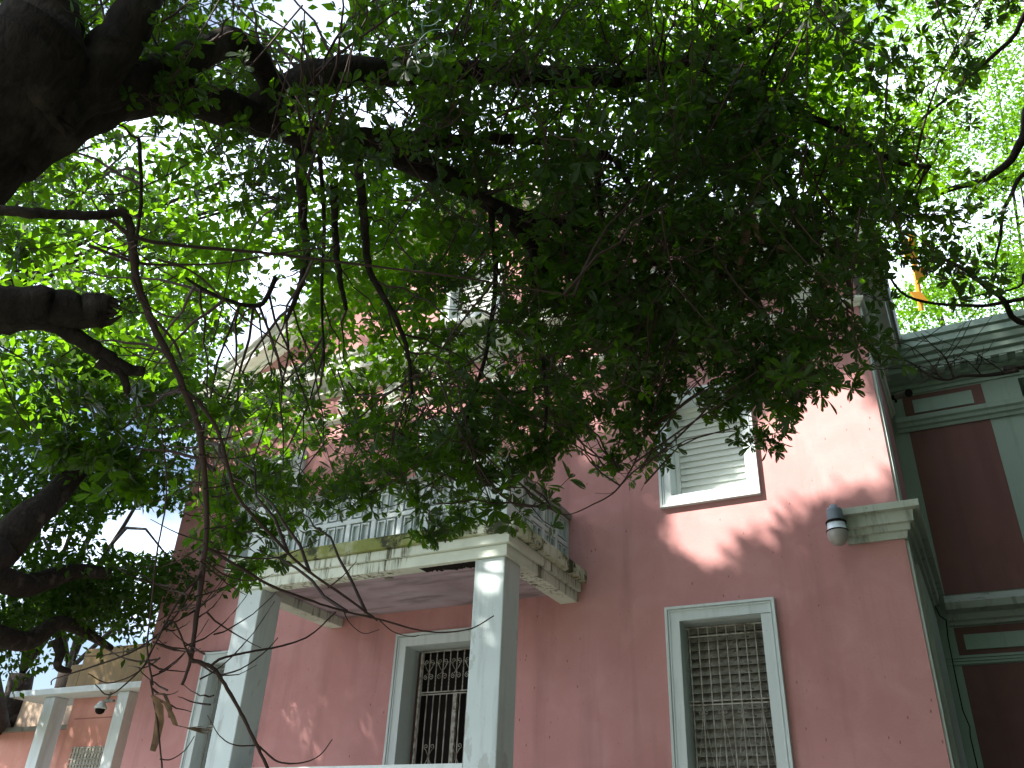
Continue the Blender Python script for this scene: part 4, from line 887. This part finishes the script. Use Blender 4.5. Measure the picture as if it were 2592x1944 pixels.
# ---- unseen tree added on the right to darken the wing and front wall
rs = empty('added_shade_tree', (7.5, 5.5, 0), 'unseen dense tree added on the right to keep light off the side wing', 'tree')
r10 = np.random.default_rng(71); cc = np.stack([r10.uniform(-1.5, 12, 1900), r10.uniform(-7, 12.6, 1900), r10.uniform(.6, 17, 1900)], 1)
cc = cc[(cc[:, 0] > .8) | (cc[:, 1] < 2)]
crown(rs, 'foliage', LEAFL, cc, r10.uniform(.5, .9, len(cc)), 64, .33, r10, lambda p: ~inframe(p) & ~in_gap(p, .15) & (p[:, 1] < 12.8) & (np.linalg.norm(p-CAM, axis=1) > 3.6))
MB().tube(smooth([(7.5, 5.5, 0), (7.3, 5.6, 3), (7.8, 6, 7)]), np.linspace(.4, .2, 13), 12).build('trunk', BARK, rs, smooth=True)

# ------------------------------------------------------------------ small things caught in the branches
def husk(name, px, py, d, sc, label, flip=1):
    root = empty(name, tuple(W(px, py, d)), label, 'dead leaf'); o = W(px, py, d)
    R_, U_ = RT*flip, UP
    for j, (pts, wd, m) in enumerate(((((-.01, .075), (.01, .04), (.012, -.02), (.0, -.09), (-.015, -.14)), .024, DEAD), (((0, .07), (.035, .05), (.06, 0), (.075, -.04), (.14, -.055), (.21, -.06)), .016, DEAD), (((-.01, .08), (.03, .085), (.055, .03), (.05, -.01)), .012, DEAD))):
        b = MB(); secs = []
        for i, (a, c_) in enumerate(pts):
            q = o+(R_*a+U_*c_)*sc; wv = wd*sc*(1-.35*abs(i/(len(pts)-1)-.4)*2); n_ = FWD*wv*.45
            secs.append([q+R_*wv*.8-U_*wv*.2, q+n_, q-R_*wv*.8+U_*wv*.2, q-n_*.4])
        b.sections(secs, closed=True).build('husk' if j == 0 else 'frayed_fibre', m, root)
    b = MB()
    for k in range(10):
        e = o+(R_*(.19+.03*random.random())+U_*(-.055+.02*random.uniform(-1, 1)))*sc; b.tube([o+(R_*.12-U_*.05)*sc, e], np.array([.003, .0006])*sc, 3)
    b.build('frayed_fibre', DEAD, root)
husk('dead_leaf', 338, 1545, 2.4, .62, 'dry brown curled leaf hanging on the bare twig at lower left')
husk('dead_leaf', 1605, 505, 4.4, 1.25, 'pale brown dead frond caught in the dark canopy at upper right')
b = MB(); pts = []
for i in range(90):
    t_ = i/89; a = t_*2*math.pi*3.3; cx, cy_ = 905+30*math.sin(t_*5)+25*t_, 125-140*t_; r_ = 30-6*t_
    pts.append(W(cx+r_*math.cos(a), cy_+r_*math.sin(a), 2.6+.12*t_))
pts.append(W(945, -40, 2.75)); pts.append(W(950, -120, 2.8))
b.tube(pts, .0013, 5).build('curly_wire', mat('pale_blue_wire', (.05, .11, .10), .5, .3), None, smooth=True, label='thin pale green wire coiled in loops below the top branch', cat='wire')
b = MB()
for (x0, y0, x1, y1, wv) in ((1963, 520, 1972, 560, .12), (1984, 575, 1990, 605, .09), (1978, 630, 1996, 650, .1)):
    p0, p1 = W(x0, y0, 17.5), W(x1, y1, 17.5); b.prism([p0-RT*wv, p0+RT*wv, p1+RT*wv*.8, p1-RT*wv*1.1], FWD*.06)
ob = mat('orange_paint', (.75, .33, .03), .6); b.tube([W(1966, 500, 17.6), W(1990, 670, 17.6)], .05, 6)
b.build('orange_mast', ob, None, label='orange painted mast showing between leaves above the side wing', cat='mast')
